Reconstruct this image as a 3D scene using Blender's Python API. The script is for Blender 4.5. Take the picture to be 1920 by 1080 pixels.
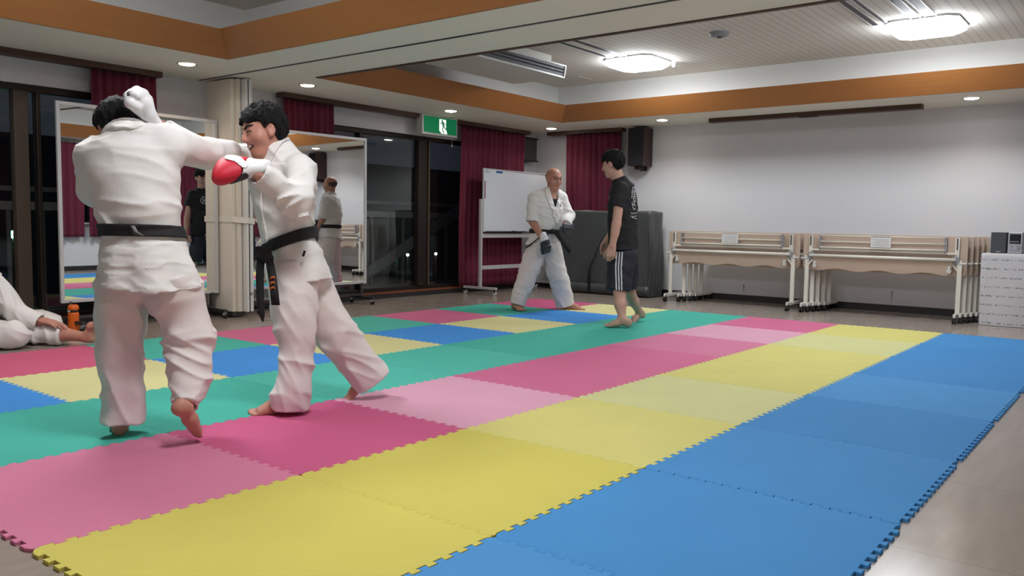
import bpy, math, random
import numpy as np
from mathutils import Vector, Matrix

# ------------------------------------------------------------------ clear
for ob in list(bpy.data.objects):
    bpy.data.objects.remove(ob, do_unlink=True)
SC = bpy.context.scene
COL = SC.collection
R = math.radians

# ------------------------------------------------------------------ camera
# world: mat top is z = 0, floor z = -0.012, X runs along the mat strips to
# the back wall, Y runs across the strips to the window wall; metres.
FLOOR = -0.012
CAM = Vector((-1.0378, -0.6590, 1.0160))
YAW, PITCH, ROLL, FPX = 0.66504559, -0.07811448, 0.01566264, 1554.5
_f = Vector((math.cos(YAW)*math.cos(PITCH), math.sin(YAW)*math.cos(PITCH), math.sin(PITCH)))
_r0 = _f.cross(Vector((0, 0, 1))).normalized()
_u0 = _r0.cross(_f)
_r = _r0*math.cos(ROLL) + _u0*math.sin(ROLL)
_u = -_r0*math.sin(ROLL) + _u0*math.cos(ROLL)
cam_data = bpy.data.cameras.new('camera')
cam_data.sensor_width = 36.0
cam_data.lens = 36.0*FPX/1920.0
cam_data.clip_start = 0.05
cam_data.clip_end = 300
cam = bpy.data.objects.new('camera', cam_data)
COL.objects.link(cam)
M = Matrix(((_r.x, _u.x, -_f.x, CAM.x), (_r.y, _u.y, -_f.y, CAM.y), (_r.z, _u.z, -_f.z, CAM.z), (0, 0, 0, 1)))
cam.matrix_world = M
SC.camera = cam

# ------------------------------------------------------------------ world, exposure
world = bpy.data.worlds.new('night')
SC.world = world
world.use_nodes = True
world.node_tree.nodes['Background'].inputs[0].default_value = (0.016, 0.018, 0.024, 1)
world.node_tree.nodes['Background'].inputs[1].default_value = 0.6
SC.view_settings.view_transform = 'Standard'
SC.view_settings.look = 'None'
SC.view_settings.gamma = 1.0
SC.view_settings.use_curve_mapping = False
SC.view_settings.exposure = 1.1
FLUOR = 17.0       # radiance of the square ceiling lamps, far bay
FLUOR_NEAR = 22.0   # the same lamps over the near bay
DOWN_W = 7.0       # spot watts of each recessed downlight

# ------------------------------------------------------------------ materials
def mat(name, col, rough=0.6, metal=0.0, spec=0.5, bump=0.0, bscale=60.0, var=0.0, vscale=4.0,
        emit=None, estr=0.0, sheen=0.0, coat=0.0, sss=0.0, stretch=None):
    m = bpy.data.materials.new(name)
    m.use_nodes = True
    nt = m.node_tree
    b = nt.nodes['Principled BSDF']
    b.inputs['Base Color'].default_value = (*col, 1)
    b.inputs['Roughness'].default_value = rough
    b.inputs['Metallic'].default_value = metal
    b.inputs['Specular IOR Level'].default_value = spec
    if sheen:
        b.inputs['Sheen Weight'].default_value = sheen
    if coat:
        b.inputs['Coat Weight'].default_value = coat
    if sss:
        b.inputs['Subsurface Weight'].default_value = sss
        b.inputs['Subsurface Radius'].default_value = (0.012, 0.005, 0.003)
        b.inputs['Subsurface Scale'].default_value = 1.0
    if emit:
        b.inputs['Emission Color'].default_value = (*emit, 1)
        b.inputs['Emission Strength'].default_value = estr
    if bump or var:
        tc = nt.nodes.new('ShaderNodeTexCoord')
        mp = nt.nodes.new('ShaderNodeMapping')
        nt.links.new(tc.outputs['Object'], mp.inputs[0])
        if stretch:
            mp.inputs['Scale'].default_value = stretch
    if bump:
        n = nt.nodes.new('ShaderNodeTexNoise')
        n.inputs['Scale'].default_value = bscale
        n.inputs['Detail'].default_value = 4
        nt.links.new(mp.outputs[0], n.inputs['Vector'])
        bm = nt.nodes.new('ShaderNodeBump')
        bm.inputs['Strength'].default_value = bump
        bm.inputs['Distance'].default_value = 0.01
        nt.links.new(n.outputs['Fac'], bm.inputs['Height'])
        nt.links.new(bm.outputs[0], b.inputs['Normal'])
    if var:
        n = nt.nodes.new('ShaderNodeTexNoise')
        n.inputs['Scale'].default_value = vscale
        n.inputs['Detail'].default_value = 5
        nt.links.new(mp.outputs[0], n.inputs['Vector'])
        mx = nt.nodes.new('ShaderNodeMix')
        mx.data_type = 'RGBA'
        mx.inputs[6].default_value = (*[c*(1-var) for c in col], 1)
        mx.inputs[7].default_value = (*[min(1, c*(1+var)) for c in col], 1)
        nt.links.new(n.outputs['Fac'], mx.inputs[0])
        nt.links.new(mx.outputs[2], b.inputs['Base Color'])
    return m

def glass_mat(name, tint=(0.9, 0.95, 0.95)):
    m = bpy.data.materials.new(name)
    m.use_nodes = True
    nt = m.node_tree
    nt.nodes.clear()
    out = nt.nodes.new('ShaderNodeOutputMaterial')
    tr = nt.nodes.new('ShaderNodeBsdfTransparent')
    tr.inputs[0].default_value = (*tint, 1)
    gl = nt.nodes.new('ShaderNodeBsdfGlossy')
    gl.inputs['Roughness'].default_value = 0.02
    fr = nt.nodes.new('ShaderNodeFresnel')
    fr.inputs[0].default_value = 1.33
    mx = nt.nodes.new('ShaderNodeMixShader')
    nt.links.new(fr.outputs[0], mx.inputs[0])
    nt.links.new(tr.outputs[0], mx.inputs[1])
    nt.links.new(gl.outputs[0], mx.inputs[2])
    nt.links.new(mx.outputs[0], out.inputs[0])
    return m

def floor_mat():
    m = mat('vinyl_floor', (0.23, 0.19, 0.155), rough=0.16, spec=0.45)
    nt = m.node_tree
    b = nt.nodes['Principled BSDF']
    tc = nt.nodes.new('ShaderNodeTexCoord')
    mp = nt.nodes.new('ShaderNodeMapping')
    mp.inputs['Scale'].default_value = (1.2, 9, 3)
    nt.links.new(tc.outputs['Object'], mp.inputs[0])
    n = nt.nodes.new('ShaderNodeTexNoise')
    n.inputs['Scale'].default_value = 2.0
    n.inputs['Detail'].default_value = 8
    nt.links.new(mp.outputs[0], n.inputs['Vector'])
    cr = nt.nodes.new('ShaderNodeValToRGB')
    cr.color_ramp.elements[0].position = 0.3
    cr.color_ramp.elements[0].color = (0.30, 0.25, 0.21, 1)
    cr.color_ramp.elements[1].position = 0.7
    cr.color_ramp.elements[1].color = (0.345, 0.29, 0.245, 1)
    nt.links.new(n.outputs['Fac'], cr.inputs[0])
    br = nt.nodes.new('ShaderNodeTexBrick')
    br.offset = 0.5
    br.inputs['Scale'].default_value = 1.0
    br.inputs['Mortar Size'].default_value = 0.0022
    br.inputs['Brick Width'].default_value = 0.9
    br.inputs['Row Height'].default_value = 0.45
    nt.links.new(tc.outputs['Object'], br.inputs['Vector'])
    mx = nt.nodes.new('ShaderNodeMix')
    mx.data_type = 'RGBA'
    nt.links.new(br.outputs['Fac'], mx.inputs[0])
    nt.links.new(cr.outputs[0], mx.inputs[6])
    mx.inputs[7].default_value = (0.22, 0.185, 0.155, 1)
    nt.links.new(mx.outputs[2], b.inputs['Base Color'])
    n2 = nt.nodes.new('ShaderNodeTexNoise')
    n2.inputs['Scale'].default_value = 5
    nt.links.new(tc.outputs['Object'], n2.inputs['Vector'])
    mr = nt.nodes.new('ShaderNodeMapRange')
    mr.inputs[3].default_value = 0.12
    mr.inputs[4].default_value = 0.26
    nt.links.new(n2.outputs['Fac'], mr.inputs[0])
    nt.links.new(mr.outputs[0], b.inputs['Roughness'])
    return m

def ceiling_mat():
    m = mat('ribbed_ceiling_board', (0.62, 0.59, 0.55), rough=0.8)
    nt = m.node_tree
    b = nt.nodes['Principled BSDF']
    tc = nt.nodes.new('ShaderNodeTexCoord')
    w = nt.nodes.new('ShaderNodeTexWave')
    w.bands_direction = 'Y'
    w.inputs['Scale'].default_value = 3.6
    nt.links.new(tc.outputs['Object'], w.inputs['Vector'])
    cr = nt.nodes.new('ShaderNodeValToRGB')
    cr.color_ramp.elements[0].position = 0.0
    cr.color_ramp.elements[0].color = (0.60, 0.565, 0.52, 1)
    cr.color_ramp.elements[1].position = 0.22
    cr.color_ramp.elements[1].color = (0.74, 0.70, 0.64, 1)
    nt.links.new(w.outputs['Fac'], cr.inputs[0])
    nt.links.new(cr.outputs[0], b.inputs['Base Color'])
    return m

def wood_mat(name, c1, c2, scale=(0.8, 0.8, 14), rough=0.5):
    m = mat(name, c1, rough=rough)
    nt = m.node_tree
    b = nt.nodes['Principled BSDF']
    tc = nt.nodes.new('ShaderNodeTexCoord')
    mp = nt.nodes.new('ShaderNodeMapping')
    mp.inputs['Scale'].default_value = scale
    nt.links.new(tc.outputs['Object'], mp.inputs[0])
    n = nt.nodes.new('ShaderNodeTexNoise')
    n.inputs['Scale'].default_value = 3
    n.inputs['Detail'].default_value = 6
    nt.links.new(mp.outputs[0], n.inputs['Vector'])
    mx = nt.nodes.new('ShaderNodeMix')
    mx.data_type = 'RGBA'
    mx.inputs[6].default_value = (*c1, 1)
    mx.inputs[7].default_value = (*c2, 1)
    nt.links.new(n.outputs['Fac'], mx.inputs[0])
    nt.links.new(mx.outputs[2], b.inputs['Base Color'])
    return m

def cloth_print_mat():
    # white cloth with thin printed rows of small grey motifs
    m = mat('printed_cloth', (0.55, 0.54, 0.55), rough=0.9)
    nt = m.node_tree
    b = nt.nodes['Principled BSDF']
    tc = nt.nodes.new('ShaderNodeTexCoord')
    sp = nt.nodes.new('ShaderNodeSeparateXYZ')
    nt.links.new(tc.outputs['Object'], sp.inputs[0])
    def mth(op, a, bb=None):
        n = nt.nodes.new('ShaderNodeMath')
        n.operation = op
        for i, v in enumerate((a, bb)):
            if v is None:
                continue
            if isinstance(v, (int, float)):
                n.inputs[i].default_value = v
            else:
                nt.links.new(v, n.inputs[i])
        return n.outputs[0]
    row = mth('FRACT', mth('MULTIPLY', mth('ADD', sp.outputs['Z'], 0.02), 1/0.098))
    inrow = mth('LESS_THAN', mth('ABSOLUTE', mth('SUBTRACT', row, 0.5)), 0.085)
    v = nt.nodes.new('ShaderNodeTexNoise')
    v.inputs['Scale'].default_value = 70
    v.inputs['Detail'].default_value = 1
    nt.links.new(tc.outputs['Object'], v.inputs['Vector'])
    dots = mth('GREATER_THAN', v.outputs['Fac'], 0.53)
    fac = mth('MULTIPLY', mth('MULTIPLY', inrow, dots), 0.8)
    mx = nt.nodes.new('ShaderNodeMix')
    mx.data_type = 'RGBA'
    nt.links.new(fac, mx.inputs[0])
    mx.inputs[6].default_value = (0.56, 0.55, 0.56, 1)
    mx.inputs[7].default_value = (0.10, 0.10, 0.11, 1)
    nt.links.new(mx.outputs[2], b.inputs['Base Color'])
    return m

MT = {}
MT['floor'] = floor_mat()
MT['ceiling'] = ceiling_mat()
MT['wall'] = mat('white_wallpaper', (0.70, 0.70, 0.72), rough=0.85, bump=0.25, bscale=160)
MT['soffit'] = mat('painted_soffit', (0.86, 0.83, 0.73), rough=0.75, bump=0.06, bscale=200)  # albedo raised and yellowed to carry the warm downlight bounce
MT['coffer'] = mat('painted_coffer', (0.74, 0.74, 0.72), rough=0.8)
MT['fascia'] = wood_mat('orange_wood_fascia', (0.31, 0.115, 0.028), (0.37, 0.150, 0.040), (0.7, 0.7, 20), 0.45)
MT['brown'] = mat('brown_curtain_rail', (0.075, 0.035, 0.022), rough=0.5)
MT['frame'] = mat('bronze_window_frame', (0.035, 0.026, 0.02), rough=0.4, metal=0.5)
MT['framewood'] = mat('brown_timber_post', (0.07, 0.045, 0.03), rough=0.55)
MT['sill'] = mat('reddish_wood_sill', (0.22, 0.065, 0.03), rough=0.4)
MT['darkbase'] = mat('dark_skirting', (0.028, 0.026, 0.026), rough=0.35)
MT['curtain'] = mat('crimson_curtain', (0.125, 0.006, 0.027), rough=0.85, sheen=0.08, bump=0.2, bscale=300)
MT['glass'] = glass_mat('window_glass')
MT['mirror'] = mat('mirror_glass', (0.86, 0.88, 0.88), rough=0.0, metal=1.0)
MT['mframe'] = mat('pale_aluminium', (0.58, 0.57, 0.57), rough=0.4, metal=0.2)
MT['steel'] = mat('dark_steel', (0.10, 0.10, 0.10), rough=0.35, metal=0.8)
MT['black'] = mat('black_rubber', (0.012, 0.012, 0.012), rough=0.5)
MT['whitepl'] = mat('white_plastic', (0.62, 0.62, 0.60), rough=0.35)
MT['white'] = mat('white_paint', (0.72, 0.70, 0.65), rough=0.35)
MT['tube'] = mat('cream_powder_coat', (0.72, 0.69, 0.61), rough=0.3)
MT['beige'] = wood_mat('beige_laminate', (0.47, 0.36, 0.285), (0.51, 0.395, 0.31), (1, 1, 6), 0.45)
MT['bracket'] = mat('grey_bracket', (0.26, 0.27, 0.29), rough=0.5)
MT['paper'] = mat('paper_sheet', (0.66, 0.66, 0.64), rough=0.8)
MT['ink'] = mat('faint_ink', (0.35, 0.35, 0.36), rough=0.9)
MT['partition'] = mat('cream_partition_panel', (0.72, 0.65, 0.55), rough=0.5)
MT['cream'] = mat('cream_cotton_belt', (0.74, 0.69, 0.60), rough=0.9)
MT['greycover'] = mat('grey_vinyl_cover', (0.062, 0.067, 0.068), rough=0.38, bump=0.12, bscale=30, var=0.15, vscale=3)
MT['speakerbox'] = mat('dark_reddish_cabinet', (0.05, 0.022, 0.022), rough=0.5)
MT['grille'] = mat('black_speaker_grille', (0.014, 0.014, 0.018), rough=0.8)
MT['bgrille'] = mat('blue_grey_grille', (0.05, 0.055, 0.065), rough=0.7)
MT['silver'] = mat('silver_plastic', (0.42, 0.43, 0.46), rough=0.3, metal=0.4)
MT['screen'] = mat('dark_display', (0.01, 0.012, 0.015), rough=0.15)
MT['orange'] = mat('orange_plastic', (0.75, 0.13, 0.012), rough=0.35)
MT['green'] = mat('exit_green', (0.0, 0.16, 0.06), rough=0.2, emit=(0.0, 0.20, 0.075), estr=0.2)
MT['exitwhite'] = mat('exit_white', (0.6, 0.6, 0.6), rough=0.3, emit=(0.9, 1.0, 0.9), estr=0.45)
MT['exitpic'] = mat('exit_dark_green', (0.0, 0.06, 0.03), rough=0.3, emit=(0.0, 0.10, 0.04), estr=0.4)
MT['lamp'] = mat('fluorescent_diffuser', (0.9, 0.9, 0.9), rough=0.4, emit=(0.90, 0.95, 1.0), estr=FLUOR)
MT['lampnear'] = mat('fluorescent_diffuser_near', (0.9, 0.9, 0.9), rough=0.4, emit=(0.96, 0.97, 1.0), estr=FLUOR_NEAR)
MT['bulb'] = mat('downlight_bulb', (0.9, 0.9, 0.9), rough=0.4, emit=(1.0, 0.93, 0.86), estr=12)
MT['bulbw'] = mat('warm_downlight_bulb', (0.9, 0.9, 0.9), rough=0.4, emit=(1.0, 0.72, 0.50), estr=9)
MT['chrome'] = mat('chrome_reflector', (0.5, 0.47, 0.42), rough=0.25, metal=0.9)
MT['acwhite'] = mat('air_conditioner_shell', (0.60, 0.585, 0.53), rough=0.4)
MT['slot'] = mat('slot_diffuser_dark', (0.045, 0.045, 0.06), rough=0.5)
MT['board'] = mat('whiteboard_surface', (0.66, 0.69, 0.73), rough=0.3)
MT['bluelabel'] = mat('blue_label', (0.03, 0.10, 0.30), rough=0.4)
MT['redmark'] = mat('dark_red_mark', (0.25, 0.03, 0.03), rough=0.4)
MT['cloth'] = cloth_print_mat()
MT['rail'] = mat('balcony_rail', (0.26, 0.23, 0.21), rough=0.6)
MT['railpale'] = mat('pale_balcony_rail', (0.42, 0.37, 0.32), rough=0.6)
MT['citygreen'] = mat('green_street_lamp', (0, 0, 0), emit=(0.2, 1.0, 0.55), estr=9)
MT['citywhite'] = mat('white_street_lamp', (0, 0, 0), emit=(1, 0.95, 0.8), estr=9)
MT['outside'] = mat('night_hillside', (0.03, 0.03, 0.035), rough=0.9, var=0.5, vscale=0.6)
MT['siding'] = mat('balcony_screen', (0.45, 0.41, 0.39), rough=0.8)

# ------------------------------------------------------------------ mesh helpers
class MB:
    def __init__(self):
        self.v = []
        self.f = []
        self.s = []
    def add(self, vs, fs, smooth=False):
        o = len(self.v)
        self.v += [tuple(map(float, p)) for p in vs]
        self.f += [tuple(i+o for i in q) for q in fs]
        self.s += [smooth]*len(fs)
        return self
    def box(self, lo, hi):
        x0, y0, z0 = lo
        x1, y1, z1 = hi
        if x0 > x1: x0, x1 = x1, x0
        if y0 > y1: y0, y1 = y1, y0
        if z0 > z1: z0, z1 = z1, z0
        return self.add([(x0, y0, z0), (x1, y0, z0), (x1, y1, z0), (x0, y1, z0), (x0, y0, z1), (x1, y0, z1), (x1, y1, z1), (x0, y1, z1)],
                 [(0, 3, 2, 1), (4, 5, 6, 7), (0, 1, 5, 4), (1, 2, 6, 5), (2, 3, 7, 6), (3, 0, 4, 7)])
    def bar(self, a, b, w, h, up=(0, 0, 1)):
        a, b, up = Vector(a), Vector(b), Vector(up)
        d = (b-a).normalized()
        s = d.cross(up)
        if s.length < 1e-4:
            s = d.cross(Vector((1, 0, 0)))
        s.normalize()
        t = s.cross(d)
        vs = []
        for p in (a, b):
            for i, j in ((-1, -1), (1, -1), (1, 1), (-1, 1)):
                vs.append(p+s*(i*w/2)+t*(j*h/2))
        return self.add(vs, [(0, 1, 2, 3), (7, 6, 5, 4), (0, 4, 5, 1), (1, 5, 6, 2), (2, 6, 7, 3), (3, 7, 4, 0)])
    def tube(self, pts, r, n=12, caps=True):
        pts = [Vector(p) for p in pts]
        rs = r if isinstance(r, (list, tuple)) else [r]*len(pts)
        d0 = (pts[1]-pts[0]).normalized()
        ref = Vector((0, 0, 1)) if abs(d0.z) < 0.9 else Vector((1, 0, 0))
        vs = []
        for i, p in enumerate(pts):
            d = (pts[min(i+1, len(pts)-1)]-pts[max(i-1, 0)]).normalized()
            s = d.cross(ref)
            if s.length < 1e-5:
                s = d.cross(Vector((0, 1, 0)))
            s.normalize()
            t = s.cross(d)
            for k in range(n):
                a = 2*math.pi*k/n
                vs.append(p+s*(math.cos(a)*rs[i])+t*(math.sin(a)*rs[i]))
        fs = []
        for i in range(len(pts)-1):
            for k in range(n):
                fs.append((i*n+k, i*n+(k+1) % n, (i+1)*n+(k+1) % n, (i+1)*n+k))
        self.add(vs, fs, True)
        if caps:
            o = len(self.v)-len(vs)
            self.f.append(tuple(o+k for k in range(n))[::-1])
            self.f.append(tuple(o+(len(pts)-1)*n+k for k in range(n)))
            self.s += [False, False]
        return self
    def prism(self, poly, f0, f1):
        # poly: 2D outline; f0, f1 map (u, v) to 3D points of the two faces
        n = len(poly)
        vs = [f0(*p) for p in poly]+[f1(*p) for p in poly]
        fs = [tuple(range(n))[::-1], tuple(range(n, 2*n))]
        for i in range(n):
            j = (i+1) % n
            fs.append((i, j, n+j, n+i))
        return self.add(vs, fs)
    def grid(self, pts, smooth=True, closed_u=False):
        # pts[j][i]
        nj, ni = len(pts), len(pts[0])
        vs = [p for row in pts for p in row]
        fs = []
        for j in range(nj-1):
            for i in range(ni if closed_u else ni-1):
                i2 = (i+1) % ni
                fs.append((j*ni+i, j*ni+i2, (j+1)*ni+i2, (j+1)*ni+i))
        return self.add(vs, fs, smooth)
    def build(self, name, material, parent=None, bevel=0.0, solid=0.0, fix=True):
        me = bpy.data.meshes.new(name)
        me.from_pydata(self.v, [], self.f)
        if fix:
            import bmesh
            bm = bmesh.new()
            bm.from_mesh(me)
            bmesh.ops.recalc_face_normals(bm, faces=bm.faces)
            bm.to_mesh(me)
            bm.free()
        me.polygons.foreach_set('use_smooth', self.s)
        me.materials.append(material)
        me.update()
        o = bpy.data.objects.new(name, me)
        COL.objects.link(o)
        if parent:
            o.parent = parent
        if solid:
            md = o.modifiers.new('thickness', 'SOLIDIFY')
            md.thickness = solid
            md.offset = 0
        if bevel:
            md = o.modifiers.new('bevel', 'BEVEL')
            md.width = bevel
            md.segments = 2
            md.limit_method = 'ANGLE'
        return o

def empty(name, loc=(0, 0, 0), rz=0.0, parent=None):
    o = bpy.data.objects.new(name, None)
    o.empty_display_size = 0.1
    o.location = loc
    o.rotation_euler = (0, 0, rz)
    COL.objects.link(o)
    if parent:
        o.parent = parent
    return o

def tag(o, label, cat, group=None, kind=None):
    o['label'] = label
    o['category'] = cat
    if group:
        o['group'] = group
    if kind:
        o['kind'] = kind
    return o

def struct(o, label=None):
    o['kind'] = 'structure'
    if label:
        o['label'] = label
    return o

def copy_tree(o, parent=None):
    c = o.copy()
    COL.objects.link(c)
    c.parent = parent
    for ch in [x for x in bpy.data.objects if x.parent == o]:
        copy_tree(ch, c)
    return c

# ------------------------------------------------------------------ room shell
XB, YW = 9.95, 7.50          # back wall, window wall (inner faces)
YR, XN = -1.05, -3.2         # wall on the right, wall behind the viewer
H1, H2 = 2.46, 3.0           # soffit and coffer ceiling heights
struct(MB().box((XN-0.2, YR-0.2, FLOOR-0.1), (XB+0.2, YW+0.05, FLOOR)).build('floor', MT['floor']), 'glossy beige vinyl floor')
struct(MB().box((XB, YR-0.2, FLOOR), (XB+0.15, YW+0.15, H1+0.8)).build('wall_back', MT['wall']), 'white wallpapered back wall')
struct(MB().box((XN-0.15, YR-0.2, FLOOR), (XN, YW+0.15, H1+0.8)).build('wall_near', MT['wall']))
struct(MB().box((XN, YR-0.15, FLOOR), (XB, YR, H1+0.8)).build('wall_right', MT['wall']))
# window wall with two openings
ww = MB()
W1 = (0.2, 3.25, 0.06, 2.20)
W2 = (5.15, 9.05, 0.06, 2.20)
ww.box((XN, YW, FLOOR), (W1[0], YW+0.15, H1+0.8))
ww.box((W1[1], YW, FLOOR), (W2[0], YW+0.15, H1+0.8))
ww.box((W2[1], YW, FLOOR), (XB, YW+0.15, H1+0.8))
for w in (W1, W2):
    ww.box((w[0], YW, w[3]), (w[1], YW+0.15, H1+0.8))
    ww.box((w[0], YW, FLOOR), (w[1], YW+0.15, w[2]))
struct(ww.build('wall_window', MT['wall']), 'white wall with tall dark windows')

# ceiling with two coffers
BAYS = [(-1.9, 3.37, -0.6, 6.12), (4.47, 8.80, -0.6, 6.20)]
cb = MB()
cb.box((XN-0.1, YR-0.1, H2), (XB+0.1, YW+0.1, H2+0.1))
struct(cb.build('ceiling', MT['ceiling']), 'grooved white ceiling board in the coffers')
sb = MB()
TH = 0.035
b1, b2 = BAYS
sb.box((XN, YR, H1), (b1[0], YW, H1+TH))
sb.box((b1[1], YR, H1), (b2[0], YW, H1+TH))
sb.box((b2[1], YR, H1), (XB, YW, H1+TH))
for b in BAYS:
    sb.box((b[0], YR, H1), (b[1], b[2], H1+TH))
    sb.box((b[0], b[3], H1), (b[1], YW, H1+TH))
struct(sb.build('trim_1', MT['soffit']), 'pale painted soffit around the coffers')
tn = 2
for b in BAYS:
    g = 0.25
    cw = MB()
    x0, x1, y0, y1 = b[0]-g, b[1]+g, b[2]-g, b[3]+g
    if b is b1:
        x1 = b[1]+0.36
    cw.box((x0-0.02, y0-0.02, H1+TH), (x1+0.02, y0, H2))
    cw.box((x0-0.02, y1, H1+TH), (x1+0.02, y1+0.02, H2))
    cw.box((x0-0.02, y0, H1+TH), (x0, y1, H2))
    cw.box((x1, y0, H1+TH), (x1+0.02, y1, H2))
    struct(cw.build('trim_%d' % tn, MT['coffer']), 'white upstand of a ceiling coffer')
    tn += 1
    fb = MB()
    s, t = 0.20, 0.02
    zt = 2.665
    lo = [(b[0], b[2]), (b[1], b[2]), (b[1], b[3]), (b[0], b[3])]
    hi = [(b[0]+s, b[2]+s), (b[1]-s, b[2]+s), (b[1]-s, b[3]-s), (b[0]+s, b[3]-s)]
    lo2 = [(b[0]-t, b[2]-t), (b[1]+t, b[2]-t), (b[1]+t, b[3]+t), (b[0]-t, b[3]+t)]
    hi2 = [(b[0]+s-t, b[2]+s-t), (b[1]-s+t, b[2]+s-t), (b[1]-s+t, b[3]-s+t), (b[0]+s-t, b[3]-s+t)]
    vs = [(*p, H1-0.004) for p in lo]+[(*p, zt) for p in hi]+[(*p, H1-0.004) for p in lo2]+[(*p, zt) for p in hi2]
    fs = []
    for i in range(4):
        j = (i+1) % 4
        fs += [(i, j, 4+j, 4+i), (8+i, 12+i, 12+j, 8+j), (4+i, 4+j, 12+j, 12+i), (i, 8+i, 8+j, j)]
    fb.add(vs, fs)
    struct(fb.build('trim_%d' % tn, MT['fascia'], fix=False), 'sloping orange wood fascia of a ceiling coffer')
    tn += 1
# partition track in the beam
struct(MB().box((3.86, -0.9, H1-0.006), (3.885, 7.4, H1)).build('trim_%d' % tn, MT['steel']), 'thin dark partition track along the beam')
tn += 1
struct(MB().box((4.43, 0.25, H1-0.01), (4.47, 6.2, H1)).build('trim_%d' % tn, MT['brown']), 'thin brown edge strip of the beam')

# skirtings
struct(MB().box((XB-0.012, YR, FLOOR), (XB, YW, 0.075)).build('baseboard_back', MT['darkbase']), 'dark skirting along the back wall')
struct(MB().box((XN, YR, FLOOR), (XB-0.012, YR+0.012, 0.075)).build('baseboard_right', MT['darkbase']))
struct(MB().box((XN, YW-0.03, FLOOR), (XB-0.012, YW, 0.05)).build('baseboard_window', MT['darkbase']))
struct(MB().box((W1[0], YW-0.035, 0.05), (XB-0.02, YW, 0.075)).build('trim_8', MT['sill']), 'reddish wooden strip under the windows')

# windows
def window(n, w, posts, label):
    root = empty('window_%d' % n, ((w[0]+w[1])/2, YW+0.1, w[2]))
    root['kind'] = 'structure'
    root['label'] = label
    def loc(m, name, material, **k):
        o = m.build(name, material, root, **k)
        o.matrix_parent_inverse = Matrix.Translation(-root.location)
        return o
    f = MB()
    y0, y1 = YW+0.04, YW+0.12
    f.box((w[0], y0, w[3]-0.06), (w[1], y1, w[3]))
    f.box((w[0], y0, w[2]), (w[1], y1, w[2]+0.06))
    f.box((w[0], y0, w[2]), (w[0]+0.05, y1, w[3]))
    f.box((w[1]-0.05, y0, w[2]), (w[1], y1, w[3]))
    loc(f, 'window_frame', MT['frame'], bevel=0.004)
    for px, wd, m in posts:
        loc(MB().box((px-wd/2, YW+0.01, w[2]+0.06), (px+wd/2, YW+0.11, w[3]-0.06)), 'window_mullion', MT[m], bevel=0.004)
    loc(MB().box((w[0]+0.05, YW+0.078, w[2]+0.06), (w[1]-0.05, YW+0.084, w[3]-0.06)), 'window_pane', MT['glass'])
    return root
window(1, W1, [(1.15, 0.06, 'frame'), (2.17, 0.12, 'framewood'), (2.32, 0.035, 'frame')], 'tall dark window at the far left with a brown post')
window(2, W2, [(6.2, 0.05, 'frame'), (7.33, 0.16, 'frame'), (7.46, 0.03, 'framewood'), (8.3, 0.05, 'frame')], 'tall dark window right of the mirrors')
# ------------------------------------------------------------------ outside
bl = MB()
bl.box((-2, YW+0.15, -0.25), (14, YW+1.7, -0.12))
tag(bl.build('balcony_floor', MT['rail']), 'dark balcony slab outside the windows', 'balcony floor')
rl = empty('balcony_railing', (4, YW+1.45, -0.12))
tag(rl, 'dark metal balcony railing seen through the windows', 'railing')
def rlp(m, name, material):
    o = m.build(name, material, rl)
    o.matrix_parent_inverse = Matrix.Translation(-rl.location)
    return o
rlp(MB().bar((-1.5, YW+1.45, 1.30), (13.5, YW+1.45, 1.30), 0.07, 0.05), 'top_rail', MT['rail'])
rlp(MB().bar((-1.5, YW+1.45, 1.12), (13.5, YW+1.45, 1.12), 0.09, 0.09), 'handrail', MT['railpale'])
rlp(MB().bar((-1.5, YW+1.45, 0.0), (13.5, YW+1.45, 0.0), 0.05, 0.05), 'bottom_rail', MT['rail'])
x = -1.5
while x < 13.5:
    rlp(MB().bar((x, YW+1.45, -0.02), (x, YW+1.45, 1.10), 0.035, 0.035), 'baluster', MT['rail'])
    x += 0.34
rlp(MB().bar((7.1, YW+1.3, 0.05), (9.6, YW+1.3, 1.25), 0.05, 0.16), 'stair_stringer', MT['rail'])
tag(MB().box((7.2, YW+1.75, -0.1), (8.28, YW+1.80, 1.05)).build('balcony_screen', MT['siding']),
    'pale panel standing behind the balcony railing by the right window', 'screen panel')
tag(MB().box((-10, YW+16, -6), (40, YW+16.5, 3.2)).build('hillside', MT['outside']), 'dark hillside in the night beyond the balcony', 'hillside')
def lampspot(x, y, z, r, m, lab):
    mb = MB()
    n = 8
    pts = []
    for j in range(5):
        th = math.pi*j/4
        pts.append([(x+r*math.sin(th)*math.cos(2*math.pi*i/n), y+r*math.sin(th)*math.sin(2*math.pi*i/n), z+r*math.cos(th)) for i in range(n)])
    mb.grid(pts, closed_u=True)
    root = empty('street_lamp', (0, 0, 0))
    mb.build('lamp_globe', m, root)
    MB().tube([(x, y, z-0.05), (x, y, -5)], 0.03, 6).build('lamp_post', MT['frame'], root)
    return tag(root, lab, 'street lamp', 'street lamps far outside the windows')
# ------------------------------------------------------------------ foam mat
def seg_edge(a, b, n=27, amp=0.010, corner=0.030):
    # jigsaw edge from a to b (2D); the neighbour shares the same curve
    a, b = Vector(a), Vector(b)
    d = (b-a)
    L = d.length
    d.normalize()
    nrm = Vector((-d.y, d.x))
    pts = []
    s0, s1 = corner, L-corner
    p = (s1-s0)/n
    for i in range(n):
        s = s0+i*p
        k = 0.0025
        sg = 1 if i % 2 == 0 else -1
        pts.append(a+d*(s-sg*0+k*(-1 if i else 0))+nrm*(amp*sg))
        pts.append(a+d*(s+p+k*(1 if i < n-1 else 0))+nrm*(amp*sg))
    return [(p.x, p.y) for p in pts]

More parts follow.
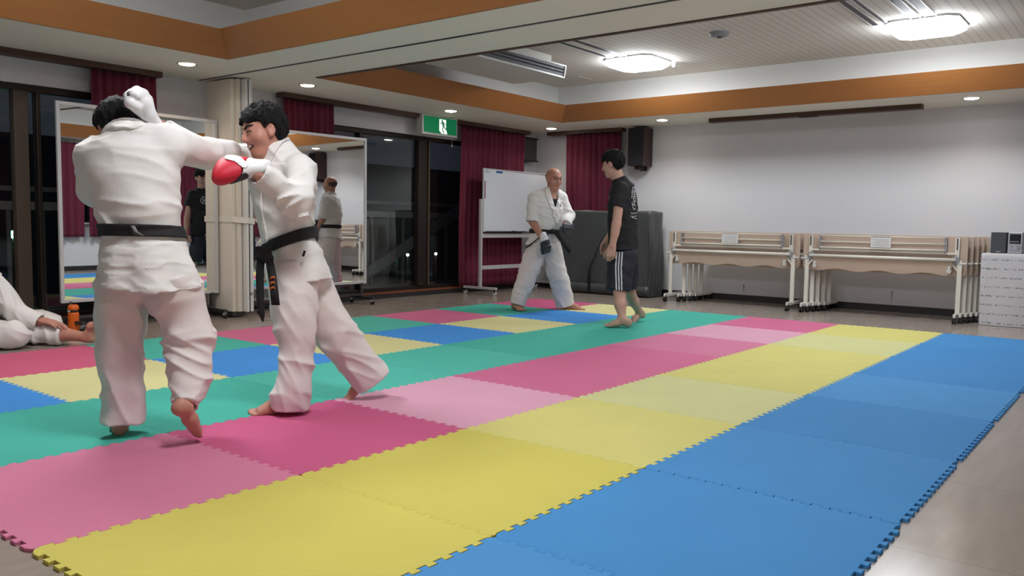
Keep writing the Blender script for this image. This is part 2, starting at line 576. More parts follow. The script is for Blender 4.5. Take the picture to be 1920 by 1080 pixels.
def foam(k, r, m):
    # canonical direction along +X and +Y for every edge so that neighbours match
    c = 0.009
    e = []
    e += [(c, 0)]+seg_edge((0, 0), (1, 0))+[(1-c, 0)]
    e += [(1, c)]+seg_edge((1, 0), (1, 1))+[(1, 1-c)]
    e += [(1-c, 1)]+seg_edge((0, 1), (1, 1))[::-1]+[(c, 1)]
    e += [(0, 1-c)]+seg_edge((0, 0), (0, 1))[::-1]+[(0, c)]
    n = len(e)
    # inset by mitred normals
    def inset(q):
        out = []
        for i in range(n):
            p0, p1, p2 = Vector(e[i-1]), Vector(e[i]), Vector(e[(i+1) % n])
            d1, d2 = (p1-p0).normalized(), (p2-p1).normalized()
            n1, n2 = Vector((-d1.y, d1.x)), Vector((-d2.y, d2.x))
            mm = n1+n2
            if mm.length < 1e-4:
                mm = n1
            mm.normalize()
            w = p1+mm*(q/max(0.4, mm.dot(n1)))
            out.append((w.x-0.5, w.y-0.5))
        return out
    A, B = inset(0.0003), inset(0.0012)
    vs = [(x, y, 0.0) for x, y in B]+[(x, y, -0.0012) for x, y in A]+[(x, y, FLOOR+0.0003) for x, y in A]
    fs = [tuple(range(n)), tuple(range(2*n, 3*n))[::-1]]
    for i in range(n):
        j = (i+1) % n
        fs += [(n+i, n+j, j, i), (2*n+i, 2*n+j, n+j, n+i)]
    mb = MB().add(vs, fs)
    o = mb.build('foam_mat', m, fix=False)
    o.location = (k+0.5, r+0.5, 0)
    return o

def foam_mat(name, c):
    return mat(name, c, rough=0.72, spec=0.16, bump=0.25, bscale=420, var=0.07, vscale=3)
FM = {
 'blue': (0.062, 0.262, 0.57), 'blue2': (0.073, 0.282, 0.59), 'blue3': (0.056, 0.245, 0.545), 'ablue': (0.060, 0.28, 0.70),
 'yellow': (0.60, 0.535, 0.115), 'yellow2': (0.63, 0.585, 0.19), 'pale': (0.60, 0.60, 0.28), 'cream': (0.68, 0.64, 0.31),
 'pink': (0.60, 0.15, 0.275), 'deep': (0.55, 0.105, 0.225), 'light': (0.68, 0.35, 0.46), 'rose': (0.61, 0.195, 0.31), 'red': (0.58, 0.11, 0.20),
 'green': (0.065, 0.435, 0.34), 'green2': (0.085, 0.48, 0.38),
}
FMAT = {k: foam_mat('foam_'+k, v) for k, v in FM.items()}
ROWS = [
 ['blue2', 'blue', 'blue', 'blue3', 'blue2', 'blue3', 'blue3', 'blue'],
 ['yellow', 'yellow', 'yellow2', 'pale', 'yellow2', 'yellow2', 'pale', 'yellow2'],
 ['rose', 'deep', 'light', 'pink', 'pink', 'rose', 'light', 'pink'],
 ['green', 'green', 'green2', 'green2', 'green', 'green', 'green', 'green'],
 ['ablue', 'cream', 'ablue', 'cream', 'ablue', 'cream', 'ablue', 'cream'],
 ['green', 'red', 'green', 'pink', 'green2', 'pink', 'green', 'deep'],
]
WORD = {'blue': 'blue', 'blue2': 'lighter blue', 'blue3': 'darker blue', 'ablue': 'bright blue', 'yellow': 'strong yellow', 'yellow2': 'yellow',
        'pale': 'faded pale yellow', 'cream': 'creamy yellow', 'pink': 'pink', 'deep': 'deep pink', 'light': 'very light pink', 'rose': 'rose pink',
        'red': 'reddish pink', 'green': 'green', 'green2': 'slightly paler green'}
RN = ['rightmost all-blue row', 'all-yellow row', 'all-pink row', 'all-green row', 'yellow and blue checker row', 'pink and green row by the mirrors']
ORD = ['nearest', 'second', 'third', 'fourth', 'fifth', 'sixth', 'seventh', 'farthest']
for r, row in enumerate(ROWS):
    for k, cname in enumerate(row):
        o = foam(k, r, FMAT[cname])
        if r == 0 and k <= 1:
            o.location.y -= 0.004
            o.location.x -= 0.002
        tag(o, '%s foam mat tile, %s of the %s' % (WORD[cname], ORD[k], RN[r]), 'foam mat', 'jigsaw foam mats on the floor')

# ------------------------------------------------------------------ lamps
def square_lamp(cx, cy, m, lab):
    root = empty('ceiling_lamp', (cx, cy, H2-0.09))
    def oct_(h, c):
        return [(-h+c, -h), (h-c, -h), (h, -h+c), (h, h-c), (h-c, h), (-h+c, h), (-h, h-c), (-h, -h+c)]
    MB().prism(oct_(0.33, 0.09), lambda u, v: (u, v, 0.09), lambda u, v: (u, v, 0.07)).build('lamp_base', MT['whitepl'], root)
    vs = []
    rings = [(0.315, 0.07), (0.315, 0.035), (0.275, 0.005)]
    for h, z in rings:
        vs += [(u, v, z) for u, v in oct_(h, 0.09)]
    fs = []
    for q in range(2):
        for i in range(8):
            j = (i+1) % 8
            fs.append((q*8+i, q*8+j, (q+1)*8+j, (q+1)*8+i))
    fs.append(tuple(range(16, 24)))
    MB().add(vs, fs).build('diffuser', m, root)
    tag(root, lab, 'ceiling lamp', 'square fluorescent ceiling lamps')
    return root
square_lamp(7.90, 4.48, MT['lamp'], 'bright square ceiling lamp between the air conditioner and the back wall')
square_lamp(7.86, 1.28, MT['lamp'], 'bright square ceiling lamp at the upper right of the picture')
square_lamp(5.45, 1.28, MT['lamp'], 'square ceiling lamp of the far bay, above the blue mats, outside the frame')
square_lamp(1.3, 4.3, MT['lampnear'], 'square ceiling lamp of the near bay toward the windows, outside the frame')
square_lamp(1.0, 1.5, MT['lampnear'], 'square ceiling lamp of the near bay over the near mats, outside the frame')

def downlight(x, y, warm, lab):
    root = empty('downlight', (x, y, H1))
    n = 28
    ring = []
    for (rr, z) in ((0.075, 0.0), (0.088, -0.004), (0.092, 0.0)):
        ring.append([(rr*math.cos(2*math.pi*i/n), rr*math.sin(2*math.pi*i/n), z) for i in range(n)])
    MB().grid(ring, closed_u=True).build('trim_ring', MT['chrome'], root)
    dome = []
    for j in range(6):
        t = j/5*math.pi/2
        dome.append([(0.073*math.cos(t)*math.cos(2*math.pi*i/n), 0.073*math.cos(t)*math.sin(2*math.pi*i/n), -0.002-0.012*math.sin(t)) for i in range(n)])
    MB().grid(dome, closed_u=True).build('bulb', MT['bulbw' if warm else 'bulb'], root)
    ld = bpy.data.lights.new('downlight_beam', 'SPOT')
    ld.energy = DOWN_W*(1.3 if warm else 1.0)
    ld.color = (1.0, 0.72, 0.50) if warm else (1.0, 0.90, 0.80)
    ld.spot_size = R(130)
    ld.spot_blend = 0.8
    ld.shadow_soft_size = 0.06
    lo = bpy.data.objects.new('downlight_beam', ld)
    COL.objects.link(lo)
    lo.parent = root
    lo.location = (0, 0, -0.03)
    tag(root, lab, 'downlight', 'recessed downlights in the soffit')
for x, y, w, lab in [
    (3.30, 6.67, True, 'warm recessed downlight left of the partition stack'),
    (4.72, 6.70, True, 'warm recessed downlight just right of the partition stack'),
    (7.07, 6.76, False, 'white recessed downlight above the green exit sign'),
    (9.36, 6.78, False, 'white recessed downlight in the far corner of the soffit'),
    (9.30, 4.87, False, 'white recessed downlight above the right edge of the dark speaker on the back wall'),
    (9.32, 1.10, False, 'white recessed downlight at the right end of the back soffit'),
    (0.8, 6.67, True, 'warm recessed downlight of the near bay outside the frame at left'),
    (-1.0, -0.5, True, 'recessed downlight above the viewer outside the frame')]:
    downlight(x, y, w, lab)

# ------------------------------------------------------------------ ceiling fittings
def slot(x0, x1, y, w, lab):
    root = empty('slot_diffuser', ((x0+x1)/2, y, H2-0.012))
    h = (x1-x0)/2
    MB().box((-h, -w/2-0.012, 0), (h, -w/2, 0.012)).box((-h, w/2, 0), (h, w/2+0.012, 0.012)).build('slot_frame', MT['whitepl'], root)
    MB().box((-h, -w/2, 0.002), (h, w/2, 0.012)).build('slot_opening', MT['slot'], root)
    tag(root, lab, 'air slot', 'linear ceiling air slots')
slot(6.0, 7.62, 4.65, 0.055, 'dark linear air slot ending at the left ceiling lamp, nearer the window side')
slot(6.0, 7.62, 4.47, 0.06, 'dark linear air slot ending at the middle of the left ceiling lamp')
slot(5.9, 7.62, 1.68, 0.055, 'dark linear air slot, leftmost of those ending at the right ceiling lamp')
slot(5.9, 7.62, 1.58, 0.03, 'narrow grey air slot second from left at the right ceiling lamp')
slot(5.9, 7.62, 1.30, 0.07, 'bluish air slot, third from left at the right ceiling lamp')
slot(5.9, 7.62, 1.17, 0.08, 'widest bluish air slot, right end of the right ceiling lamp')
tag(MB().box((8.36, 5.65, H2-0.008), (8.72, 6.05, H2-0.001)).build('access_panel', MT['acwhite'], bevel=0.003), 'square white access panel in the ceiling by the coffer corner', 'ceiling panel')
def puck(x, y, r, h, lab, cat, name, m):
    root = empty(name, (x, y, H2))
    n = 24
    rows = [[(rr*math.cos(2*math.pi*i/n), rr*math.sin(2*math.pi*i/n), z) for i in range(n)] for rr, z in ((r, 0), (r, -h*0.4), (r*0.75, -h*0.8), (r*0.05, -h))]
    MB().grid(rows, closed_u=True).build('sensor_body', m, root)
    MB().tube([(0, 0, -h), (0, 0, -h-0.008)], r*0.25, 12).build('sensor_tip', MT['steel'], root)
    tag(root, lab, cat)
puck(7.09, 3.06, 0.10, 0.05, 'round grey smoke detector on the ceiling left of the right lamp', 'smoke detector', 'smoke_detector', MT['bracket'])
puck(8.28, 4.18, 0.035, 0.06, 'small white sprinkler head right of the left ceiling lamp', 'sprinkler', 'sprinkler_head', MT['whitepl'])

# air conditioner hung under the coffer ceiling
ac = empty('air_conditioner', (6.28, 5.30, 2.71))
prof = [(0.50, 0.29), (0.52, 0.12), (0.48, 0.03), (0.40, 0.0), (-0.31, 0.0), (-0.325, 0.01), (-0.345, 0.14), (-0.33, 0.15), (-0.15, 0.16), (-0.15, 0.29)]
MB().prism(prof, lambda u, v: (-0.78, u, v), lambda u, v: (0.78, u, v)).build('casing', MT['acwhite'], ac, bevel=0.012)
fr = MB()
ya, za, yb, zb = -0.335, 0.008, -0.358, 0.135
for x0 in (-0.76, 0.76):
    fr.bar((x0, ya, za), (x0, yb, zb), 0.03, 0.03, up=(0, 1, 0))
fr.bar((-0.775, ya, za), (0.775, ya, za), 0.022, 0.022)
fr.bar((-0.775, yb, zb), (0.775, yb, zb), 0.022, 0.022)
fr.build('outlet_frame', MT['whitepl'], ac, bevel=0.004)
MB().add([(-0.745, ya-0.002, 0.018), (0.745, ya-0.002, 0.018), (0.745, yb+0.002, 0.125), (-0.745, yb+0.002, 0.125)], [(0, 1, 2, 3)]).build('air_outlet', MT['slot'], ac, solid=0.012)
MB().bar((-0.72, -0.352, 0.055), (0.72, -0.352, 0.055), 0.022, 0.006, up=(0, 0.5, 1)).build('louvre', MT['slot'], ac)
MB().bar((-0.72, -0.360, 0.090), (0.72, -0.360, 0.090), 0.022, 0.006, up=(0, 0.5, 1)).build('louvre', MT['slot'], ac)
tag(ac, 'large white air conditioner hanging under the ceiling beyond the beam', 'air conditioner')

# ------------------------------------------------------------------ curtains and rails
def rail_box(x0, y0, x1, y1, lab):
    root = empty('curtain_rail', ((x0+x1)/2, (y0+y1)/2, H1-0.045))
    h = (abs(x1-x0)/2, abs(y1-y0)/2)
    MB().box((-h[0], -h[1], -0.01), (h[0], h[1], 0.045)).build('pelmet', MT['brown'], root, bevel=0.004)
    tag(root, lab, 'curtain rail')
    return root
rail_box(0.0, 7.28, 3.40, 7.42, 'brown curtain rail at the upper left corner above the dark window')
rail_box(4.84, 7.28, 9.50, 7.42, 'long brown curtain rail above the right window and the exit sign')
rail_box(9.74, 5.78, 9.88, 7.14, 'short brown curtain rail on the back wall above the crimson curtain')
rb = rail_box(9.46, 1.63, 9.58, 4.26, 'long dark brown rail on the back soffit above the folded tables')
MB().box((-0.05, -0.11, -0.018), (0.05, 0.11, -0.01)).build('rail_clip', MT['frame'], rb)

def curtain(p0, p1, z0, z1, folds, lab, amp=0.035, seed=0, taper=0.0):
    rnd = random.Random(seed)
    p0, p1 = Vector((*p0, 0)), Vector((*p1, 0))
    d = p1-p0
    L = d.length
    d.normalize()
    nrm = Vector((-d.y, d.x, 0))
    root = empty('curtain', ((p0+p1)/2).xy.to_3d()+Vector((0, 0, z0)))
    c = root.location.copy()
    nu, nv = folds*10, 26
    ph = [rnd.uniform(-0.6, 0.6) for _ in range(folds+2)]
    rows = []
    for j in range(nv+1):
        v = j/nv
        z = z0+(z1-z0)*v
        row = []
        for i in range(nu+1):
            u = i/nu
            fi = u*folds
            k = int(fi)
            pp = ph[k]*(1-(fi-k))+ph[k+1]*(fi-k)
            a = amp*(1.0-0.45*v)*(0.8+0.3*math.sin(fi*1.7+pp))
            off = a*math.sin(2*math.pi*(fi+0.10*math.sin(3*v+pp*3)*(1-v)))+0.012*math.sin(5*v+fi)
            sh = taper*(u-0.5)*(1-v)*L
            row.append(p0+d*(u*L+sh)+nrm*off-c+Vector((0, 0, z)))
        rows.append(row)
    MB().grid(rows).build('curtain_fabric', MT['curtain'], root, solid=0.004)
    hd = MB()
    for i in range(folds+1):
        q = p0+d*(i/folds*L)-c
        hd.tube([q+Vector((0, 0, z1-0.01)), q+Vector((0, 0, z1+0.03))], 0.006, 6)
    hd.build('curtain_hooks', MT['frame'], root)
    tag(root, lab, 'curtain')
curtain((2.72, 7.35), (3.36, 7.35), 0.10, 2.40, 7, 'narrow crimson curtain behind the left rolling mirror', seed=1)
curtain((4.88, 7.35), (5.62, 7.35), 0.10, 2.40, 8, 'crimson curtain behind the right rolling mirror', seed=2)
curtain((7.93, 7.35), (9.42, 7.35), 0.08, 2.40, 13, 'wide crimson curtain behind the whiteboard', seed=3)
curtain((9.81, 6.80), (9.81, 5.82), 0.35, 2.40, 9, 'crimson curtain on the back wall behind the grey covers', seed=4)
curtain((4.2, -0.93), (7.00, -0.93), 0.63, 2.38, 18, 'crimson curtain on the right wall seen in the left mirror, nearer part', seed=5)
curtain((7.08, -0.93), (9.75, -0.93), 0.63, 2.38, 20, 'crimson curtain on the right wall seen in the left mirror, farther part', seed=6)

w3 = empty('window_3', (7.04, YR+0.01, 0.9))
w3['kind'] = 'structure'
MB().box((-0.5, 0.0, 0.0), (0.5, 0.02, 1.25)).build('window_pane', MT['screen'], w3)
MB().box((-0.52, 0.0, -0.03), (0.52, 0.05, 0.0)).build('window_sill', MT['white'], w3)

# ------------------------------------------------------------------ exit sign
ex = empty('exit_sign', (7.365, 7.22, 2.19))
MB().box((-0.35, 0.0, 0.0), (0.35, 0.11, 0.268)).build('housing', MT['whitepl'], ex, bevel=0.008)
MB().box((-0.322, -0.006, 0.030), (0.322, 0.0, 0.244)).build('green_panel', MT['green'], ex)
MB().prism([(-0.028, 0.225), (0.105, 0.225), (0.105, 0.11), (0.13, 0.032), (0.02, 0.032), (-0.028, 0.07)],
           lambda u, v: (u-0.0, -0.007, v), lambda u, v: (u-0.0, -0.009, v)).build('door_symbol', MT['exitwhite'], ex)
man = MB()
def stroke(mb, pts, w, y=-0.0115):
    for a, b in zip(pts[:-1], pts[1:]):
        mb.bar((a[0], y, a[1]), (b[0], y, b[1]), 0.002, w, up=(b[1]-a[1], 0, -(b[0]-a[0])))
man.tube([(0.024, -0.0125, 0.205), (0.024, -0.0105, 0.205)], 0.014, 14)
stroke(man, [(0.030, 0.193), (0.052, 0.135)], 0.032)
stroke(man, [(0.030, 0.190), (0.005, 0.165), (-0.012, 0.175)], 0.010)
stroke(man, [(0.045, 0.185), (0.075, 0.170), (0.085, 0.145)], 0.010)
stroke(man, [(0.050, 0.135), (0.030, 0.095), (0.045, 0.060), (0.062, 0.040)], 0.014)
stroke(man, [(0.055, 0.135), (0.085, 0.105), (0.125, 0.085), (0.150, 0.065)], 0.014)
man.build('running_figure', MT['exitpic'], ex)
MB().tube([(0.26, 0.02, 0.0), (0.26, 0.02, -0.09)], 0.0015, 6).build('pull_cord', MT['whitepl'], ex)
MB().tube([(0.26, 0.02, -0.09), (0.26, 0.02, -0.13)], [0.004, 0.01], 10).build('cord_pull', MT['whitepl'], ex)
tag(ex, 'green illuminated exit sign with a running figure and white door symbol', 'exit sign')

# ------------------------------------------------------------------ wall speakers
def speaker(loc, rz, w, d, h, lab):
    s = empty('wall_speaker', loc, rz)       # front faces local -X
    MB().box((0, -w/2, 0), (d, w/2, h)).build('cabinet', MT['speakerbox'], s, bevel=0.006)
    MB().box((-0.012, -w/2+0.012, 0.012), (0.0, w/2-0.012, h-0.012)).build('speaker_grille', MT['grille'], s, bevel=0.003)
    MB().box((0.04, -0.04, -0.05), (d, 0.04, 0.0)).box((d-0.02, -0.05, -0.06), (d, 0.05, h*0.6)).build('wall_bracket', MT['frame'], s)
    tag(s, lab, 'speaker', 'dark wall speakers')
speaker((9.68, 5.49, 1.88), R(0), 0.27, 0.26, 0.55, 'dark speaker on the back wall beside the crimson curtain')
speaker((9.68, 0.44, 1.88), R(0), 0.27, 0.26, 0.55, 'dark speaker on the back wall cut by the right edge of the picture')
s3 = empty('wall_box', (9.58, 7.33, 2.0))
MB().box((-0.16, 0.0, 0.0), (0.16, 0.16, 0.36)).build('box_cabinet', MT['steel'], s3, bevel=0.006)
MB().box((-0.175, -0.01, 0.345), (0.175, 0.16, 0.37)).build('box_rim', MT['frame'], s3)
MB().box((-0.15, -0.02, -0.004), (0.17, 0.16, 0.018)).build('box_rim', MT['frame'], s3)
MB().tube([(-0.1, 0.05, -0.03), (-0.05, 0.05, 0.0)], 0.012, 8).build('cable_gland', MT['black'], s3)
tag(s3, 'small dark equipment box on the window wall near the corner', 'equipment box')

# ------------------------------------------------------------------ rolling mirrors
def caster(mb_w, mb_m, x, y, z0=FLOOR, r=0.028):
    mb_m.bar((x, y, z0+r*1.2), (x, y, z0+r*2.6), 0.028, 0.028)
    mb_w.tube([(x-0.012, y, z0+r), (x+0.012, y, z0+r)], r, 14)
def mirror(loc, rz, w, lab):
    m = empty('rolling_mirror', loc, rz)      # glass faces local -Y
    z0, z1 = 0.235, 2.03
    t = 0.032
    f = MB()
    f.box((-w/2, -0.012, z0), (w/2, 0.018, z0+t)).box((-w/2, -0.012, z1-t), (w/2, 0.018, z1))
    f.box((-w/2, -0.012, z0+t), (-w/2+t, 0.018, z1-t)).box((w/2-t, -0.012, z0+t), (w/2, 0.018, z1-t))
    f.build('mirror_frame', MT['mframe'], m, bevel=0.003)
    MB().box((-w/2+t, 0.0, z0+t), (w/2-t, 0.006, z1-t)).build('mirror_pane', MT['mirror'], m)
    MB().box((-w/2+t, 0.007, z0+t), (w/2-t, 0.014, z1-t)).build('backing_board', MT['beige'], m)
    for s in (-1, 1):
        MB().bar((s*(w/2-0.08), 0.0, 0.07), (s*(w/2-0.08), 0.0, z0+0.01), 0.03, 0.03).build('leg', MT['steel'], m)
        MB().bar((s*(w/2-0.08), -0.24, 0.065), (s*(w/2-0.08), 0.2, 0.065), 0.04, 0.03).build('foot', MT['steel'], m)
        for yy in (-0.22, 0.18):
            ww_, mm_ = MB(), MB()
            caster(ww_, mm_, s*(w/2-0.08), yy)
            c = mm_.build('caster', MT['mframe'], m)
            ww_.build('caster_wheel', MT['black'], c)
    MB().bar((-w/2+0.08, 0.0, 0.10), (w/2-0.08, 0.0, 0.10), 0.025, 0.025).build('cross_bar', MT['steel'], m)
    tag(m, lab, 'mirror', 'rolling mirrors by the windows')
    return m
mirror((3.095, 7.114, 0), math.atan(0.040), 1.62, 'left rolling mirror with pale frame, behind the fighter seen from the back')
mirror((5.12, 7.215, 0), math.atan(-0.042), 1.74, 'right rolling mirror with pale frame, next to the dark window')

# ------------------------------------------------------------------ folded partition stack
pt = empty('folding_partition', (4.025, 7.06, 0))
n = 0
for i, (x0, x1, y0, y1) in enumerate([(-0.10, -0.055, -0.14, 0.30), (-0.052, -0.010, -0.18, 0.28), (0.002, 0.028, -0.25, 0.26), (0.036, 0.085, -0.24, 0.26)]):
    MB().box((x0, y0, 0.05), (x1, y1, 2.44)).build('partition_panel', MT['partition'] if i < 2 else MT['white'], pt, bevel=0.003)
MB().box((0.028, -0.252, 0.05), (0.036, 0.25, 2.44)).build('seal_strip', MT['black'], pt)
MB().box((-0.10, -0.14, 0.0), (0.05, 0.28, 0.05)).build('bottom_seal', MT['steel'], pt)
for yy in (-0.12, 0.2):
    MB().tube([(-0.04, yy, 2.44), (-0.04, yy, H1-0.001)], 0.012, 8).build('track_hanger', MT['steel'], pt)
MB().box((0.045, -0.243, 0.22), (0.072, -0.2405, 0.25)).build('floor_label', MT['bracket'], pt)
tag(pt, 'cream folding partition stacked like a pillar between the two mirrors', 'folding partition')
# cream belt tied around the stack
bt = MB()
loop = [(-0.107, 0.315), (-0.107, -0.15), (-0.058, -0.192), (0.0, -0.262), (0.088, -0.262), (0.094, -0.2), (0.094, 0.27), (0.0, 0.315)]
rows = []
for zo in (0.0, 0.06):
    rows.append([(x, y, 0.98+zo-0.05*(x+0.1)*2*(1 if y < 0 else 0)) for x, y in loop])
bt.grid(rows, smooth=False, closed_u=True)
tb = empty('tied_belt', (4.025, 7.06, 0))
bt.build('belt_loop', MT['cream'], tb, solid=0.004)
MB().grid([[(0.10, -0.262, 0.99), (0.15, -0.30, 0.93), (0.17, -0.30, 0.86), (0.12, -0.29, 0.80), (0.10, -0.28, 0.76)],
           [(0.10, -0.262, 1.02), (0.17, -0.305, 0.97), (0.20, -0.305, 0.86), (0.14, -0.295, 0.77), (0.11, -0.28, 0.73)]]).build('belt_end', MT['cream'], tb, solid=0.004)
tag(tb, 'cream cotton belt tied around the folded partition', 'belt')

# ------------------------------------------------------------------ whiteboard
wb = empty('whiteboard', (8.83, 7.02, 0), R(0.6))
x0, x1 = -0.78, 0.86
MB().box((x0, -0.012, 0.905), (x1, 0.0, 1.775)).build('board_panel', MT['board'], wb)
fm = MB()
fm.box((x0-0.02, -0.018, 0.885), (x1+0.02, 0.008, 0.905)).box((x0-0.02, -0.018, 1.775), (x1+0.02, 0.008, 1.79))
fm.box((x0-0.02, -0.018, 0.905), (x0, 0.008, 1.775)).box((x1, -0.018, 0.905), (x1+0.02, 0.008, 1.775))
fm.build('board_frame', MT['mframe'], wb, bevel=0.003)
MB().box((x0-0.02, -0.05, 0.875), (x1+0.02, 0.0, 0.885)).box((x0, -0.055, 0.875), (x0+0.95, -0.05, 0.895)).build('pen_tray', MT['steel'], wb)
for s, xx in ((-1, x0-0.05), (1, x1+0.05)):
    MB().bar((xx, 0.0, 0.10), (xx, 0.0, 1.35), 0.045, 0.035).build('post', MT['mframe'], wb, bevel=0.003)
    MB().bar((xx, -0.30, 0.085), (xx, 0.30, 0.085), 0.045, 0.035).build('foot', MT['mframe'], wb, bevel=0.003)
    MB().bar((xx, 0, 1.33), (x0 if s < 0 else x1, 0, 1.33), 0.03, 0.03).build('pivot', MT['black'], wb)
    for yy in (-0.27, 0.27):
        ww_, mm_ = MB(), MB()
        caster(ww_, mm_, xx, yy, r=0.03)
        c = mm_.build('caster', MT['black'], wb)
        ww_.build('caster_wheel', MT['whitepl'], c)
MB().box((x0-0.05, -0.02, 0.80), (x1+0.05, 0.015, 0.862)).build('upper_crossbar', MT['mframe'], wb, bevel=0.003)
MB().box((x0-0.05, -0.02, 0.345), (x1+0.05, 0.015, 0.40)).build('lower_crossbar', MT['mframe'], wb, bevel=0.003)
MB().box((x0+0.27, -0.014, 1.735), (x0+0.42, -0.012, 1.765)).build('blue_sticker', MT['bluelabel'], wb)
lg = MB()
stroke(lg, [(x0+0.03, 1.745), (x0+0.05, 1.76), (x0+0.075, 1.755)], 0.008, y=-0.0135)
stroke(lg, [(x0+0.03, 1.745), (x0+0.05, 1.732), (x0+0.085, 1.735)], 0.008, y=-0.0135)
stroke(lg, [(x0+0.095, 1.74), (x0+0.125, 1.74)], 0.012, y=-0.0135)
lg.build('maker_mark', MT['bracket'], wb)
MB().box((x0+0.012, -0.022, 1.36), (x0+0.02, -0.013, 1.61)).build('marker_strip', MT['redmark'], wb)
MB().tube([(x0+0.62, -0.045, 0.892), (x0+0.72, -0.045, 0.892)], 0.010, 8).build('marker_pen', MT['black'], wb)
tag(wb, 'white mobile whiteboard on a wheeled frame in front of the crimson curtain', 'whiteboard')

# ------------------------------------------------------------------ grey covered stacks
def covered(x0, x1, y0, y1, z1, lab, seed, flap=0.0):
    rnd = random.Random(seed)
    cx, cy = (x0+x1)/2, (y0+y1)/2
    root = empty('covered_stack', (cx, cy, FLOOR))
    hx, hy = (x1-x0)/2, (y1-y0)/2
    # rounded-rectangle rings with cloth folds growing toward the hem
    N, K = 150, 34
    per = []
    for i in range(N):
        t = i/N*4
        s = int(t)
        f = t-s
        q = [(-1, -1), (-1, 1), (1, 1), (1, -1), (-1, -1)]
        a, b = q[s], q[s+1]
        per.append((a[0]+(b[0]-a[0])*f, a[1]+(b[1]-a[1])*f, s))
    ph = [rnd.uniform(0, 6.28) for _ in range(8)]
    rows = []
    for j in range(K+1):
        v = j/K
        z = 0.012+(z1-0.012)*v
        row = []
        for i, (u, w, s) in enumerate(per):
            a = i/N*2*math.pi
            fold = 0.015*(1-v*0.8)*(math.sin(6*a+ph[0]+2.6*math.sin(2.4*v+ph[1]))+0.5*math.sin(15*a+ph[2]+6*v+1.5*math.sin(2*a))+0.25*math.sin(40*a+3*v))
            fold += 0.008*math.sin(5*a+7*v+ph[3])
            ux, wy = u*hx, w*hy
            rr = 0.03
            ux = max(-hx+0.0, min(hx, ux))
            nx, ny = (u if abs(u) > 0.985 else 0), (w if abs(w) > 0.985 else 0)
            top = 0.985 if v > 0.99 else 1.0
            zz = z+(0.012*math.sin(4*a+ph[4]) if v > 0.99 else 0)
            row.append((ux*top+nx*(fold-0.01), wy*top+ny*(fold-0.01), zz))
        rows.append(row)
    rows.append([(p[0]*0.5, p[1]*0.5, z1+0.004) for p in rows[-1]])
    rows.append([(p[0]*0.02, p[1]*0.02, z1+0.006) for p in rows[-1]])
    MB().grid(rows, closed_u=True).build('vinyl_cover', MT['greycover'], root)
    # elastic hem band at the foot
    hem = [[(-hx-0.02, y, z) for y in [(-1+2*i/30)*hy for i in range(31)]] for z in (0.035, 0.16)]
    for r_ in hem:
        for i in range(31):
            p = r_[i]
            r_[i] = (p[0]-0.006*abs(math.sin(i*1.3)), p[1], p[2]+0.006*math.sin(i*2.1))
    MB().grid(hem).build('hem_band', MT['greycover'], root, solid=0.01)
    if flap:
        MB().grid([[(-hx-0.030, flap-0.01, 0.03), (-hx-0.034, flap+0.0, 0.36), (-hx-0.028, flap-0.125, 0.68), (-hx-0.022, flap-0.255, 1.0)],
                   [(-hx-0.030, flap+0.045, 0.03), (-hx-0.034, flap+0.03, 0.36), (-hx-0.028, flap-0.108, 0.68), (-hx-0.022, flap-0.245, 1.0)]]).build('opening_seam', MT['black'], root, solid=0.006)
    for sx in (-1, 1):
        for sy in (-1, 1):
            ww_, mm_ = MB(), MB()
            caster(ww_, mm_, sx*(hx-0.06), sy*(hy-0.08), z0=0, r=0.022)
            c = mm_.build('caster', MT['steel'], root)
            ww_.build('caster_wheel', MT['black'], c)
    tag(root, lab, 'covered stack', 'grey vinyl covered stacks by the back wall')
    return root
covered(9.33, 9.73, 5.02, 6.60, 1.222, 'wide stack under a grey vinyl cover with a slanted opening, by the back wall', 7, flap=0.17)

